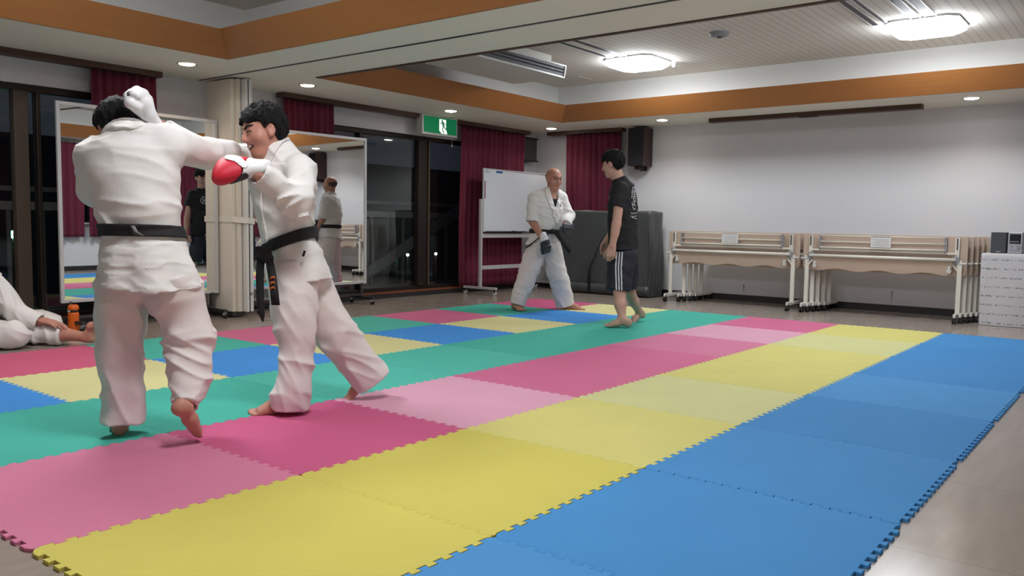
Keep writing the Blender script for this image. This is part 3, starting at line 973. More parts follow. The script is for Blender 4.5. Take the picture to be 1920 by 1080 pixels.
# ------------------------------------------------------------------ folded tables
def table(loc, lab, sheet=True):
    root = empty('folding_table', loc)       # local -X faces the room, Y is the length
    # tabletop folded upright
    w, zt, zb, rr = 0.90, 0.945, 0.505, 0.05
    outl = []
    for cx, cz, a0 in ((w-rr, zt-0.012, 0), (-w+rr, zt-0.012, 90), (-w+rr, zb+rr, 180), (w-rr, zb+rr, 270)):
        r_ = 0.012 if a0 < 180 else rr
        ccx = (w-r_) if cx > 0 else (-w+r_)
        for k in range(5):
            a = R(a0+k*22.5)
            outl.append((ccx+r_*math.cos(a), cz+r_*math.sin(a)))
    MB().prism(outl, lambda u, v: (0.075, u, v), lambda u, v: (0.100, u, v)).build('tabletop', MT['beige'], root, bevel=0.003)
    # modesty panel with a wavy lower edge
    po = [(-0.76, 0.665), (-0.76, 0.52)]
    for i in range(33):
        u = -0.72+1.44*i/32
        wv = 0.5-0.5*math.cos(2*math.pi*(u+0.72)/0.72)
        po.append((u, 0.505+0.028*(math.sin(math.pi*(u+0.72)/1.44*3)**2)-0.0*wv))
    po += [(0.76, 0.52), (0.76, 0.665)]
    MB().prism(po, lambda u, v: (0.015+(0.66-v)*0.12, u, v), lambda u, v: (0.027+(0.66-v)*0.12, u, v)).build('modesty_panel', MT['beige'], root)
    for s in (-1, 1):
        kb = MB().tube([(0.0, s*0.735, 0.60), (0.018, s*0.735, 0.60)], 0.016, 14)
        kb.tube([(0.0, s*0.735, 0.56), (0.022, s*0.735, 0.56)], 0.024, 16)
        kb.bar((0.008, s*0.735, 0.56), (0.008, s*0.735, 0.61), 0.02, 0.03)
        kb.build('modesty_clip', MT['whitepl'], root)
        y = s*0.835
        MB().bar((0.04, y, 0.075), (0.04, y, 0.68), 0.048, 0.030, up=(1, 0, 0)).build('leg', MT['tube'], root, bevel=0.004)
        MB().bar((0.055, s*0.80, 0.60), (0.055, s*0.80, 0.93), 0.045, 0.020, up=(1, 0, 0)).build('top_bracket', MT['tube'], root, bevel=0.003)
        MB().bar((0.032, s*0.80, 0.80), (0.032, s*0.80, 0.925), 0.012, 0.006, up=(1, 0, 0)).build('bracket_slot', MT['steel'], root)
        MB().bar((-0.13, y, 0.078), (0.42, y, 0.078), 0.027, 0.042).build('foot', MT['white'], root, bevel=0.004)
        MB().bar((0.03, s*0.82, 0.56), (0.03, s*0.75, 0.65), 0.014, 0.014).build('brace', MT['tube'], root)
        MB().tube([(0.03, s*0.83, 0.645), (0.03, s*0.90, 0.645)], 0.011, 10).tube([(0.03, s*0.895, 0.645), (0.03, s*0.905, 0.645)], 0.02, 12).build('tilt_lever', MT['whitepl'], root)
        MB().tube([(0.045, s*0.79, 0.68), (0.02, s*0.79, 0.68)], 0.045, 16).build('pivot_disc', MT['bracket'], root)
        MB().box((0.03, s*0.685-0.014, 0.755), (0.06, s*0.685+0.014, 0.93)).build('shelf_bracket', MT['bracket'], root, bevel=0.004)
        for xx in (-0.11, 0.38):
            c = MB().bar((xx, y, 0.03), (xx, y, 0.075), 0.03, 0.03).build('caster', MT['black'], root)
            MB().tube([(xx, y-0.020, FLOOR+0.028), (xx, y-0.006, FLOOR+0.028)], 0.028, 14).tube([(xx, y+0.006, FLOOR+0.028), (xx, y+0.020, FLOOR+0.028)], 0.028, 14).build('caster_wheel', MT['black'], c)
    MB().tube([(0.005, -0.80, 0.685), (0.005, 0.80, 0.685)], 0.019, 14).build('main_tube', MT['tube'], root)
    MB().bar((0.045, -0.80, 0.755), (0.045, 0.80, 0.755), 0.02, 0.02).build('rear_bar', MT['tube'], root)
    for z, r_ in ((0.925, 0.007), (0.855, 0.007), (0.785, 0.010)):
        MB().tube([(0.02, -0.68, z), (0.02, 0.68, z)], r_, 10).build('shelf_rail', MT['tube'], root)
    if sheet:
        p = MB().box((0.006, -0.12, 0.80), (0.009, 0.10, 0.93)).build('notice_sheet', MT['paper'], root)
        q = MB()
        for i in range(5):
            q.box((0.0045, -0.10, 0.82+i*0.018), (0.006, 0.08-0.02*(i % 2), 0.824+i*0.018))
        q.build('notice_lines', MT['ink'], p)
        MB().box((0.0045, -0.11, 0.918), (0.006, 0.09, 0.926)).build('notice_header', MT['bracket'], p)
    return root
# left nest and right nest: each table pushed into the one before it
t0 = table((9.16, 3.78, 0), '')
PL = ['front', 'second', 'third', 'fourth', 'rearmost']
left = [(9.16, 3.78), (9.28, 3.64), (9.38, 3.60), (9.47, 3.56), (9.56, 3.52)]
right = [(9.14, 1.93), (9.245, 1.892), (9.35, 1.856), (9.45, 1.82), (9.55, 1.782)]
first = True
for i, (x, y) in enumerate(left):
    o = t0 if i == 0 else copy_tree(t0)
    o.location = (x, y, 0)
    tag(o, '%s table of the left nest of folded beige tables' % PL[i], 'folding table', 'folded tables nested at the back wall')
for i, (x, y) in enumerate(right):
    o = copy_tree(t0)
    o.location = (x, y, 0)
    tag(o, '%s table of the right nest of folded beige tables' % PL[i], 'folding table', 'folded tables nested at the back wall')

# ------------------------------------------------------------------ cloth-covered stand and stereo
cs = empty('cloth_covered_stand', (9.42, 0.47, FLOOR))
N, K = 80, 20
rows = []
for j in range(K+1):
    v = j/K
    z = 0.004+0.772*v
    row = []
    for i in range(N):
        t = i/N*4
        s = int(t)
        f = t-s
        q = [(-1, -1), (-1, 1), (1, 1), (1, -1), (-1, -1)]
        a, b = q[s], q[s+1]
        u, w = a[0]+(b[0]-a[0])*f, a[1]+(b[1]-a[1])*f
        fo = 0.004+0.010*(1-v)*math.sin(i*0.55+2*v)
        nx, ny = (u if abs(u) > 0.97 else 0), (w if abs(w) > 0.97 else 0)
        row.append((u*0.22+nx*fo, w*0.42+ny*fo, z))
    rows.append(row)
rows.append([(p[0]*0.97, p[1]*0.98, 0.783) for p in rows[-1]])
rows.append([(p[0]*0.01, p[1]*0.01, 0.784) for p in rows[-1]])
MB().grid(rows, closed_u=True).build('printed_cloth', MT['cloth'], cs)
tag(cs, 'stand covered by a white cloth with rows of small dark motifs at the right edge', 'covered stand')
zs = FLOOR+0.786
def hifi_speaker(y, lab):
    s = empty('stereo_speaker', (9.30, y, zs))
    MB().box((0.008, -0.075, 0), (0.17, 0.075, 0.225)).build('cabinet', MT['speakerbox'], s, bevel=0.004)
    MB().box((0, -0.072, 0.003), (0.008, 0.072, 0.222)).build('speaker_grille', MT['bgrille'], s, bevel=0.002)
    MB().box((-0.001, -0.02, 0.012), (0.0, 0.02, 0.02)).build('badge', MT['silver'], s)
    tag(s, lab, 'stereo speaker', 'small stereo speakers')
hifi_speaker(0.755, 'small stereo speaker left of the silver stereo unit')
hifi_speaker(0.43, 'small stereo speaker right of the silver stereo unit')
st = empty('stereo_unit', (9.29, 0.598, zs))
MB().box((0.0, -0.068, 0), (0.2, 0.068, 0.228)).build('stereo_body', MT['silver'], st, bevel=0.005)
MB().box((-0.003, -0.052, 0.105), (0.0, 0.052, 0.208)).build('display', MT['screen'], st, bevel=0.002)
dd = MB()
for i in range(6):
    dd.box((-0.004, 0.036-i*0.014, 0.122), (-0.003, 0.044-i*0.014, 0.132))
dd.build('display_digits', MT['silver'], st)
MB().tube([(-0.014, -0.028, 0.075), (0, -0.028, 0.075)], 0.017, 18).build('volume_knob', MT['bracket'], st)
MB().tube([(-0.008, 0.032, 0.075), (0, 0.032, 0.075)], 0.011, 16).build('control_knob', MT['bracket'], st)
MB().box((-0.002, -0.05, 0.02), (0, 0.05, 0.045)).build('control_panel', MT['bracket'], st)
tag(st, 'silver mini stereo unit with a dark display on the cloth-covered stand', 'stereo')

# wall stain mark and outlet behind the tables
tag(MB().prism([(0, 0), (0.012, 0.30), (-0.012, 0.30)], lambda u, v: (XB-0.001, 3.88+u, 0.10+v*0.4), lambda u, v: (XB-0.004, 3.88+u, 0.10+v*0.4)).build('wall_scuff', MT['bracket']),
    'small grey wedge mark on the back wall below the left folded tables', 'wall mark')
tag(MB().prism([(0, 0), (0.012, 0.30), (-0.012, 0.30)], lambda u, v: (XB-0.001, 1.96+u*0.7, 0.10+v*0.5), lambda u, v: (XB-0.004, 1.96+u*0.7, 0.10+v*0.5)).build('wall_scuff', MT['bracket']),
    'thin grey crack mark on the back wall below the right folded tables', 'wall mark')

# ------------------------------------------------------------------ orange bottle
ob = empty('drink_bottle', (2.362, 7.015, FLOOR))
def lathe(mb, prof, n=24):
    mb.grid([[(r_*math.cos(2*math.pi*i/n), r_*math.sin(2*math.pi*i/n), z) for i in range(n)] for r_, z in prof], closed_u=True)
    return mb
lathe(MB(), [(0.002, 0.0), (0.044, 0.0), (0.046, 0.01), (0.046, 0.15), (0.044, 0.165), (0.03, 0.17), (0.002, 0.17)]).build('bottle_body', MT['orange'], ob)
lathe(MB(), [(0.030, 0.165), (0.040, 0.17), (0.040, 0.19), (0.030, 0.195)]).build('bottle_neck', MT['black'], ob)
lathe(MB(), [(0.044, 0.190), (0.047, 0.20), (0.046, 0.222), (0.030, 0.236), (0.002, 0.238)]).build('bottle_cap', MT['orange'], ob)
MB().box((-0.045, -0.018, 0.172), (-0.036, 0.018, 0.188)).build('cap_clasp', MT['whitepl'], ob)
tag(ob, 'orange drink bottle standing in front of the left mirror', 'bottle')

# street lights in the dark
for x, y, z, r_, mm, lab in [(16.66, 18, 0.0, 0.05, 'citygreen', 'greenish street lamp, leftmost of the close pair seen through the right window'),
                       (16.95, 18, -0.02, 0.06, 'citygreen', 'greenish street lamp, right one of the close pair in the right window'),
                       (17.42, 18, -0.03, 0.045, 'citywhite', 'white street lamp just right of the greenish pair in the right window'),
                       (18.7, 18, -0.02, 0.045, 'citywhite', 'white street lamp in the middle of the right window'),
                       (23.8, 18, 0.25, 0.05, 'citywhite', 'street lamp near the crimson curtain in the right window'),
                       (6.08, 18, 0.62, 0.09, 'citygreen', 'bright green street lamp seen through the far left window')]:
    lampspot(x, y, z, r_, MT[mm], lab)
# ------------------------------------------------------------------ distance-field surfaces for figures
V3 = lambda *a: np.array(a, dtype=np.float64)
def nrm(v):
    v = np.asarray(v, float)
    return v/np.linalg.norm(v)
def smin(a, b, k):
    if k <= 0:
        return np.minimum(a, b)
    h = np.clip(0.5+0.5*(b-a)/k, 0, 1)
    return b*(1-h)+a*h-k*h*(1-h)
def smax(a, b, k):
    return -smin(-a, -b, k)
def cap(P, a, b, r1, r2):
    a, b = np.asarray(a, float), np.asarray(b, float)
    ab = b-a
    t = np.clip(((P-a)@ab)/(ab@ab+1e-12), 0, 1)
    return np.linalg.norm(P-a-t[:, None]*ab, axis=1)-(r1+(r2-r1)*t)
def frame(f, up):
    f = nrm(f)
    r = nrm(np.cross(f, up))
    u = np.cross(r, f)
    return np.stack([r, f, u])      # rows: right, forward, up
def ell(P, c, rad, Fm=None):
    q = P-np.asarray(c, float)
    if Fm is not None:
        q = q@Fm.T
    rad = np.asarray(rad, float)
    k0 = np.linalg.norm(q/rad, axis=1)
    k1 = np.linalg.norm(q/(rad*rad), axis=1)+1e-9
    return k0*(k0-1)/k1
def chain(P, pts, rs, k=0.02):
    d = None
    for i in range(len(pts)-1):
        e = cap(P, pts[i], pts[i+1], rs[i], rs[i+1])
        d = e if d is None else smin(d, e, k)
    return d
def path(P, pts):
    d = None
    for i in range(len(pts)-1):
        e = cap(P, pts[i], pts[i+1], 0, 0)
        d = e if d is None else np.minimum(d, e)
    return d
def loft(P, st, fold=None, cap0=True, cap1=True):
    # st: list of (centre, side vector, half width, half depth)
    C = np.array([s[0] for s in st], float)
    S = np.array([nrm(s[1]) for s in st])
    A = np.array([s[2] for s in st], float)
    B = np.array([s[3] for s in st], float)
    n = len(st)
    best = np.full(len(P), 1e9)
    seg = np.zeros(len(P), int)
    tt = np.zeros(len(P))
    for i in range(n-1):
        ab = C[i+1]-C[i]
        traw = ((P-C[i])@ab)/(ab@ab)
        t = np.clip(traw, 0, 1)
        q = P-C[i]-t[:, None]*ab
        d = np.linalg.norm(q, axis=1)
        m = d < best
        best = np.where(m, d, best)
        seg = np.where(m, i, seg)
        keep = traw
        if i > 0:
            keep = np.maximum(keep, 0)
        if i < n-2:
            keep = np.minimum(keep, 1)
        tt = np.where(m, keep, tt)
    T = np.array([nrm(C[min(i+1, n-1)]-C[max(i-1, 0)]) for i in range(n)])
    tc = np.clip(tt, 0, 1)[:, None]
    c = C[seg]*(1-tc)+C[seg+1]*tc
    s = S[seg]*(1-tc)+S[seg+1]*tc
    ax = T[seg]*(1-tc)+T[seg+1]*tc
    ax /= np.linalg.norm(ax, axis=1)[:, None]
    s = s-ax*np.sum(s*ax, axis=1)[:, None]
    s /= np.linalg.norm(s, axis=1)[:, None]+1e-9
    f = np.cross(ax, s)
    a = (A[seg]*(1-tc[:, 0])+A[seg+1]*tc[:, 0])
    b = (B[seg]*(1-tc[:, 0])+B[seg+1]*tc[:, 0])
    q = P-c
    u, v = np.sum(q*s, axis=1), np.sum(q*f, axis=1)
    L = np.sqrt(u*u+v*v)+1e-9
    rad = np.sqrt((u/a)**2+(v/b)**2)+1e-9
    d = L-L/rad
    d = np.where(L < 0.3*np.minimum(a, b), -np.minimum(a, b)*0.7, d)
    if fold is not None:
        d = d-fold(P, seg+tc[:, 0], np.arctan2(v, u))
    seglen = np.linalg.norm(C[1:]-C[:-1], axis=1)
    e = np.where(tt < 0, -tt*seglen[0], np.where(tt > 1, (tt-1)*seglen[-1], -0.05))
    if cap0 or cap1:
        out = np.sqrt(np.maximum(d, 0)**2+np.maximum(e, 0)**2)
        d = np.where((d > 0) & (e > 0), out, np.maximum(d, e))
    return d
def _hash(ix, iy, iz, seed):
    h = (ix*374761393+iy*668265263+iz*2147483647*3+seed*974711) & 0xffffffff
    h = ((h ^ (h >> 13))*1274126177) & 0xffffffff
    h = (h ^ (h >> 16)) & 0xffff
    return h/65535.0
def vnoise(Q, seed=0):
    i = np.floor(Q).astype(np.int64)
    f = Q-i
    f = f*f*(3-2*f)
    r = 0
    for dx in (0, 1):
        wx = f[:, 0] if dx else 1-f[:, 0]
        for dy in (0, 1):
            wy = f[:, 1] if dy else 1-f[:, 1]
            for dz in (0, 1):
                wz = f[:, 2] if dz else 1-f[:, 2]
                r = r+wx*wy*wz*_hash(i[:, 0]+dx, i[:, 1]+dy, i[:, 2]+dz, seed)
    return r
def wr(P, d, f, amp, seed=0.0, warp=1.2):
    # soft creases running across direction d: ridged noise squeezed along d
    d = nrm(d)
    e = nrm(np.cross(d, [0.31, 0.52, 0.79]))
    g = np.cross(d, e)
    s = int(seed*7)+11
    w0 = vnoise(P*3.1+seed, s)-0.5
    Q = np.stack([P@d*f*0.36+w0*warp*1.5, P@e*f*0.11, P@g*f*0.11], 1)
    n = vnoise(Q, s+1)
    rid = 1-np.abs(2*n-1)
    return amp*1.9*(rid**2.2-0.35)
def cloth(P, amp=0.006, seed=0.0):
    return wr(P, (0.25, 0.2, 1), 40, amp, seed)+wr(P, (0.8, 0.3, 0.7), 34, amp*0.9, seed+2)+wr(P, (-0.8, 0.4, 0.6), 52, amp*0.45, seed+4)
def stations(rows):
    return [(np.array(c, float), np.array(s, float), a, b) for c, s, a, b in rows]

def polygonise(fn, lo, hi, h):
    lo, hi = np.array(lo, float), np.array(hi, float)
    BS = 8
    nb = np.ceil((hi-lo)/(h*BS)).astype(int)
    n = nb*BS
    bi = np.stack(np.meshgrid(*[np.arange(k) for k in nb], indexing='ij'), -1).reshape(-1, 3)
    cen = lo+(bi*BS+(BS-1)/2)*h
    cv = fn(cen)
    act = np.abs(cv) < h*BS*0.866*1.15+0.014
    G = np.repeat(np.repeat(np.repeat(np.sign(cv).reshape(nb).astype(np.float32), BS, 0), BS, 1), BS, 2)
    loc = np.stack(np.meshgrid(*[np.arange(BS)]*3, indexing='ij'), -1).reshape(-1, 3)
    idx = bi[act]
    for s in range(0, len(idx), 400):
        b = idx[s:s+400]
        gi = (b[:, None, :]*BS+loc[None]).reshape(-1, 3)
        G[gi[:, 0], gi[:, 1], gi[:, 2]] = fn(lo+gi*h)
    G[0], G[-1] = 1, 1
    G[:, 0], G[:, -1] = 1, 1
    G[:, :, 0], G[:, :, -1] = 1, 1
    N = np.array(G.shape)
    st = np.array([N[1]*N[2], N[2], 1])
    ins = G < 0
    cells, pos, quads = [], [], []
    for ax in range(3):
        sl0 = [slice(None)]*3
        sl1 = [slice(None)]*3
        sl0[ax] = slice(0, -1)
        sl1[ax] = slice(1, None)
        a, b = ins[tuple(sl0)], ins[tuple(sl1)]
        e = np.argwhere(a != b)
        va = G[tuple(sl0)][tuple(e.T)]
        vb = G[tuple(sl1)][tuple(e.T)]
        t = va/(va-vb)
        p = e.astype(float)
        p[:, ax] += t
        o1, o2 = [(1, 2), (2, 0), (0, 1)][ax]
        cs = []
        for d1, d2 in ((0, 0), (1, 0), (1, 1), (0, 1)):
            c = e.copy()
            c[:, o1] -= d1
            c[:, o2] -= d2
            ci = c@st
            cs.append(ci)
            cells.append(ci)
            pos.append(p)
        q = np.stack(cs, 1)
        flip = va > 0
        q[flip] = q[flip][:, ::-1]
        quads.append(q)
    cells = np.concatenate(cells)
    pos = np.concatenate(pos)
    quads = np.concatenate(quads)
    uq, inv = np.unique(cells, return_inverse=True)
    cnt = np.bincount(inv)
    verts = np.stack([np.bincount(inv, pos[:, i])/cnt for i in range(3)], 1)
    qi = np.searchsorted(uq, quads)
    return lo+verts*h, qi

def sdf_obj(name, fn, lo, hi, h, material, parent, smooth_it=1):
    v, q = polygonise(fn, lo, hi, h)
    me = bpy.data.meshes.new(name)
    me.vertices.add(len(v))
    me.vertices.foreach_set('co', v.astype(np.float32).ravel())
    me.loops.add(len(q)*4)
    me.loops.foreach_set('vertex_index', q.astype(np.int32).ravel())
    me.polygons.add(len(q))
    me.polygons.foreach_set('loop_start', np.arange(0, len(q)*4, 4, dtype=np.int32))
    me.polygons.foreach_set('loop_total', np.full(len(q), 4, dtype=np.int32))
    me.polygons.foreach_set('use_smooth', np.ones(len(q), bool))
    me.update(calc_edges=True)
    me.validate()
    me.materials.append(material)
    o = bpy.data.objects.new(name, me)
    COL.objects.link(o)
    o.parent = parent
    if smooth_it:
        md = o.modifiers.new('soften', 'SMOOTH')
        md.factor = 0.5
        md.iterations = smooth_it
    return o

# --- anatomy ---
def hand_prims(w, d, n, side, curl=0.5, s=1.0, thumb=0.7):
    # w wrist, d finger direction, n palm normal (fingers close toward it), side = thumb side
    d, n, side = nrm(d), nrm(n), nrm(side)
    out = []
    offs = [0.030, 0.010, -0.010, -0.028]
    ln = [(0.040, 0.024, 0.019), (0.044, 0.028, 0.021), (0.040, 0.026, 0.020), (0.032, 0.020, 0.018)]
    for i, (o, l) in enumerate(zip(offs, ln)):
        k0 = w+side*o*0.6*s
        k1 = w+d*(0.088-0.006*abs(i-1))*s+side*o*s
        out.append((k0, k1, 0.017*s, 0.0125*s, 0.012))
        ang = curl*(0.8+0.1*i)
        p, rr = k1, 0.0100
        a = 0.0
        for j, L in enumerate(l):
            a += ang
            dd = d*math.cos(a)+n*math.sin(a)+side*(0.06*(1.5-i))*(1-curl*0.5)
            q = p+nrm(dd)*L*s
            out.append((p, q, rr*s, (rr-0.0012)*s, 0.004))
            p, rr = q, rr-0.0012
    t0 = w+d*0.022*s+side*0.024*s
    t1 = t0+nrm(d*0.55+side*0.75*thumb+n*0.45)*0.045*s
    t2 = t1+nrm(d*0.85+side*0.35*thumb+n*0.5)*0.034*s
    t3 = t2+nrm(d*0.95+side*0.1+n*0.5)*0.026*s
    out += [(t0, t1, 0.016*s, 0.013*s, 0.012), (t1, t2, 0.0125*s, 0.0115*s, 0.004), (t2, t3, 0.0115*s, 0.010*s, 0.004)]
    return out
def prims(P, pr):
    d = None
    for a, b, r1, r2, k in pr:
        e = cap(P, a, b, r1, r2)
        d = e if d is None else smin(d, e, k)
    return d
def foot_prims(heel, ball, up, out_side, s=1.0, ankle=None):
    # heel and ball are sole contact points; out_side points to the little toe
    heel, ball = np.asarray(heel, float), np.asarray(ball, float)
    up = nrm(up)
    d = nrm(ball-heel)
    side = nrm(out_side)
    pr = []
    H = heel+up*0.030*s
    pr.append((H, H+up*0.02*s, 0.030*s, 0.028*s, 0.02))
    mid = heel+d*0.10*s+up*0.040*s
    pr.append((H+up*0.012*s, mid, 0.030*s, 0.030*s, 0.03))
    for o, r_ in ((-0.022, 0.021), (0.004, 0.020), (0.026, 0.017)):
        pr.append((mid+side*o*0.5*s-up*0.004*s, ball+side*o*s+up*(r_*0.95)*s, 0.027*s, r_*s, 0.025))
    tl = [(-0.030, 0.052, 0.0135), (-0.010, 0.052, 0.0095), (0.007, 0.046, 0.0088), (0.022, 0.039, 0.0082), (0.036, 0.030, 0.0078)]
    for o, L, r_ in tl:
        a = ball+side*o*0.85*s+up*r_*1.2*s
        b = ball+side*o*s+d*L*s+up*r_*s*0.95
        pr.append((a, b, r_*1.15*s, r_*s, 0.006))
    if ankle is not None:
        pr.append((np.asarray(ankle, float), heel+d*0.035*s+up*0.06*s, 0.040*s, 0.034*s, 0.03))
    return pr

def head_skin(P, c, Fm, s=1.0, jaw=0.0, nose=1.0, fat=1.0):
    q = ((P-c)@Fm.T)/s
    x = np.abs(q[:, 0])
    Q = np.stack([x, q[:, 1], q[:, 2]], 1)
    d = ell(q, (0, -0.012, 0.032), (0.075, 0.093, 0.083))
    d = smin(d, ell(q, (0, 0.022, -0.030), (0.062*fat, 0.066, 0.075)), 0.03)
    d = smin(d, ell(q, (0, 0.048, -0.088-jaw), (0.034*fat, 0.034, 0.024)), 0.035)
    d = smin(d, ell(Q, (0.044*fat, 0.048, -0.022), (0.026, 0.026, 0.024)), 0.025)
    d = smin(d, cap(Q, (0, 0.080, 0.032), (0.034, 0.066, 0.031), 0.010, 0.009), 0.02)
    d = smax(d, -ell(Q, (0.032, 0.098, 0.014), (0.020, 0.018, 0.013)), 0.018)
    d = smin(d, ell(Q, (0.031, 0.072, 0.013), (0.015, 0.013, 0.011)), 0.006)
    d = smin(d, cap(q, (0, 0.082, 0.020), (0, 0.103*1.0, -0.020), 0.0075, 0.0115*nose), 0.014)
    d = smin(d, cap(Q, (0.0, 0.094, -0.024), (0.013*nose, 0.086, -0.026), 0.009, 0.0075), 0.008)
    d = smin(d, cap(Q, (0, 0.084, -0.050), (0.020, 0.073, -0.052), 0.0075, 0.004), 0.008)
    d = smin(d, cap(Q, (0, 0.080, -0.066-jaw*0.6), (0.017, 0.072, -0.064-jaw*0.6), 0.008, 0.004), 0.008)
    d = smax(d, -cap(Q, (0, 0.092, -0.058-jaw*0.3), (0.022, 0.080, -0.055-jaw*0.3), 0.003+jaw*0.35, 0.002), 0.005)
    e = ell(Q, (0.077, -0.006, 0.004), (0.010, 0.021, 0.033))
    e = smax(e, -ell(Q, (0.087, 0.0, 0.007), (0.008, 0.012, 0.019)), 0.005)
    e = smin(e, ell(Q, (0.077, 0.004, -0.022), (0.008, 0.009, 0.011)), 0.008)
    d = smin(d, e, 0.008)
    return d*s
def hair_sdf(P, c, Fm, s=1.0, thick=0.014, fringe=0.045, spike=0.004, back=-0.062, side=0.0):
    q = ((P-c)@Fm.T)/s
    wob = spike*(3.2*(vnoise(q*np.array([75, 75, 40])+vnoise(q*25, 3)[:, None]*2.0, 9)-0.5)+1.6*(vnoise(q*np.array([190, 190, 90]), 5)-0.5))
    d = ell(q, (0, -0.014, 0.034), (0.075+thick, 0.093+thick, 0.083+thick*1.15))-wob
    y = q[:, 1]
    zl = np.interp(y, [-0.12, -0.045, -0.02, 0.012, 0.03, 0.055, 0.12], [back, back, side-0.012, side-0.016, side+0.035, fringe, fringe+0.015])
    zl = zl+0.010*np.sin(75*q[:, 0]+1.0)*(y > 0.03)
    cut = (zl-q[:, 2])*0.75
    ear = ell(np.stack([np.abs(q[:, 0]), q[:, 1], q[:, 2]], 1), (0.088, -0.002, -0.006), (0.035, 0.026, 0.034))
    d = smax(d, cut, 0.010)
    d = smax(d, -ear, 0.006)
    return d*s
def face_parts(root, c, Fm, s, skinfn, open_mouth=0.0, squint=True, brow='hair', tilt=0.0):
    # eyes, brows and mouth as thin inlays that follow the skin (drawn in the face's own front plane)
    def inlay(name, pts, r_, m, t=0.0035, off=0.0008):
        pts = [(p[0], 0, p[1]) for p in pts]
        xs, zs = [p[0] for p in pts], [p[2] for p in pts]
        cen = c+(np.array([(min(xs)+max(xs))/2, 0.075, (min(zs)+max(zs))/2])*s)@Fm
        hw = (max(max(xs)-min(xs), max(zs)-min(zs))/2+r_+0.012)*s+0.03
        def fn(P):
            q = ((P-c)@Fm.T)/s
            Q = q.copy()
            Q[:, 1] = 0
            return np.maximum(np.maximum(np.abs(skinfn(P)-off)-t*0.5, (path(Q, pts)-r_)*s), 0.03-q[:, 1])
        return sdf_obj(name, fn, cen-hw, cen+hw, 0.0016, m, root, 1)
    for sg in (-1, 1):
        inlay('eye', [(sg*0.019, 0.0120), (sg*0.030, 0.0150), (sg*0.043, 0.0120)], 0.0032 if squint else 0.0042, MT['eyedark'], t=0.006)
        if brow:
            inlay('eyebrow', [(sg*0.013, 0.031-tilt*0.004), (sg*0.030, 0.037), (sg*0.047, 0.032+tilt*0.003)], 0.0040, MT[brow], t=0.005)
    if open_mouth > 0:
        inlay('mouth', [(-0.022, -0.053), (0, -0.060), (0.022, -0.053)], 0.0085, MT['mouth'], t=0.006, off=0.0)
        inlay('teeth', [(-0.018, -0.052), (0, -0.058), (0.018, -0.052)], 0.0048, MT['teeth'], t=0.004, off=0.0018)
    else:
        inlay('mouth', [(-0.019, -0.056), (0, -0.059), (0.019, -0.056)], 0.0035, MT['lip'])
def mitt_sdf(P, c, d, n, side, s=1.0):
    # round padded sparring glove with a rolled knuckle pad and a thumb
    Fm = np.stack([nrm(side), nrm(d), nrm(n)])
    q = ((P-c)@Fm.T)/s
    e = ell(q, (0, 0.004, -0.006), (0.060, 0.066, 0.046))
    e = smin(e, cap(q, (0.030, 0.040, -0.004), (-0.030, 0.038, -0.004), 0.036, 0.034), 0.03)
    e = smin(e, cap(q, (0.028, 0.046, 0.020), (-0.028, 0.044, 0.020), 0.026, 0.025), 0.02)
    e = smin(e, cap(q, (0.048, -0.022, 0.016), (0.040, 0.026, 0.044), 0.023, 0.020), 0.014)
    e = smin(e, cap(q, (0, -0.045, -0.002), (0, -0.092, 0.0), 0.040, 0.037), 0.025)
    return e*s
def glove_sdf(P, c, d, n, side, s=1.0, pad=0.0):
    # padded mitt closed to a fist: c centre of the palm, d toward the knuckles, n palm side, side = thumb
    Fm = np.stack([nrm(side), nrm(d), nrm(n)])
    q = ((P-c)@Fm.T)/s
    e = ell(q, (0, 0.0, -0.005), (0.052, 0.062, 0.036))
    for i, x in enumerate((0.033, 0.011, -0.011, -0.032)):
        e = smin(e, cap(q, (x, 0.035, -0.022), (x*0.95, 0.060, 0.002), 0.019+pad, 0.019+pad), 0.010)
        e = smin(e, cap(q, (x*0.95, 0.060, 0.004), (x*0.9, 0.030, 0.034), 0.018+pad, 0.016+pad), 0.008)
    e = smin(e, cap(q, (0.040, -0.020, 0.010), (0.046, 0.024, 0.034), 0.020, 0.016), 0.012)
    e = smin(e, cap(q, (0.046, 0.024, 0.034), (0.020, 0.046, 0.048), 0.016, 0.014), 0.008)
    e = smin(e, cap(q, (0, -0.04, -0.002), (0, -0.090, 0.0), 0.038, 0.036), 0.02)
    return e*s

def skin_mat(name, c):
    return mat(name, c, rough=0.5, spec=0.35, sss=0.25, bump=0.05, bscale=250, var=0.06, vscale=14)

MT['skinred'] = skin_mat('skin_ruddy', (0.50, 0.24, 0.175))
MT['skinpale'] = skin_mat('skin_pale', (0.53, 0.315, 0.245))
MT['hair'] = mat('black_hair', (0.007, 0.007, 0.008), rough=0.65, spec=0.2, bump=0.9, bscale=260, stretch=(1, 1, 0.3))
MT['stubble'] = mat('close_cropped_hair', (0.10, 0.06, 0.05), rough=0.8)
MT['eyedark'] = mat('eye_line', (0.02, 0.012, 0.01), rough=0.3)
MT['mouth'] = mat('mouth_dark', (0.10, 0.02, 0.02), rough=0.4)
MT['lip'] = mat('lip', (0.30, 0.10, 0.08), rough=0.45)
MT['teeth'] = mat('teeth', (0.60, 0.55, 0.48), rough=0.3)
MT['gi'] = mat('white_gi_cotton', (0.76, 0.735, 0.71), rough=0.9, bump=0.16, bscale=330, sheen=0.1)
MT['gipants'] = mat('pink_tinted_gi_trousers', (0.73, 0.665, 0.645), rough=0.9, bump=0.12, bscale=200)  # pinkish base colour holds light bounced off the mats and skin showing through
MT['giedge'] = mat('gi_seam', (0.70, 0.67, 0.64), rough=0.9)
MT['blackbelt'] = mat('black_belt_cotton', (0.010, 0.010, 0.012), rough=0.75, bump=0.4, bscale=300, stretch=(1, 1, 0.15))
MT['orangethread'] = mat('orange_embroidery', (0.50, 0.12, 0.02), rough=0.7)
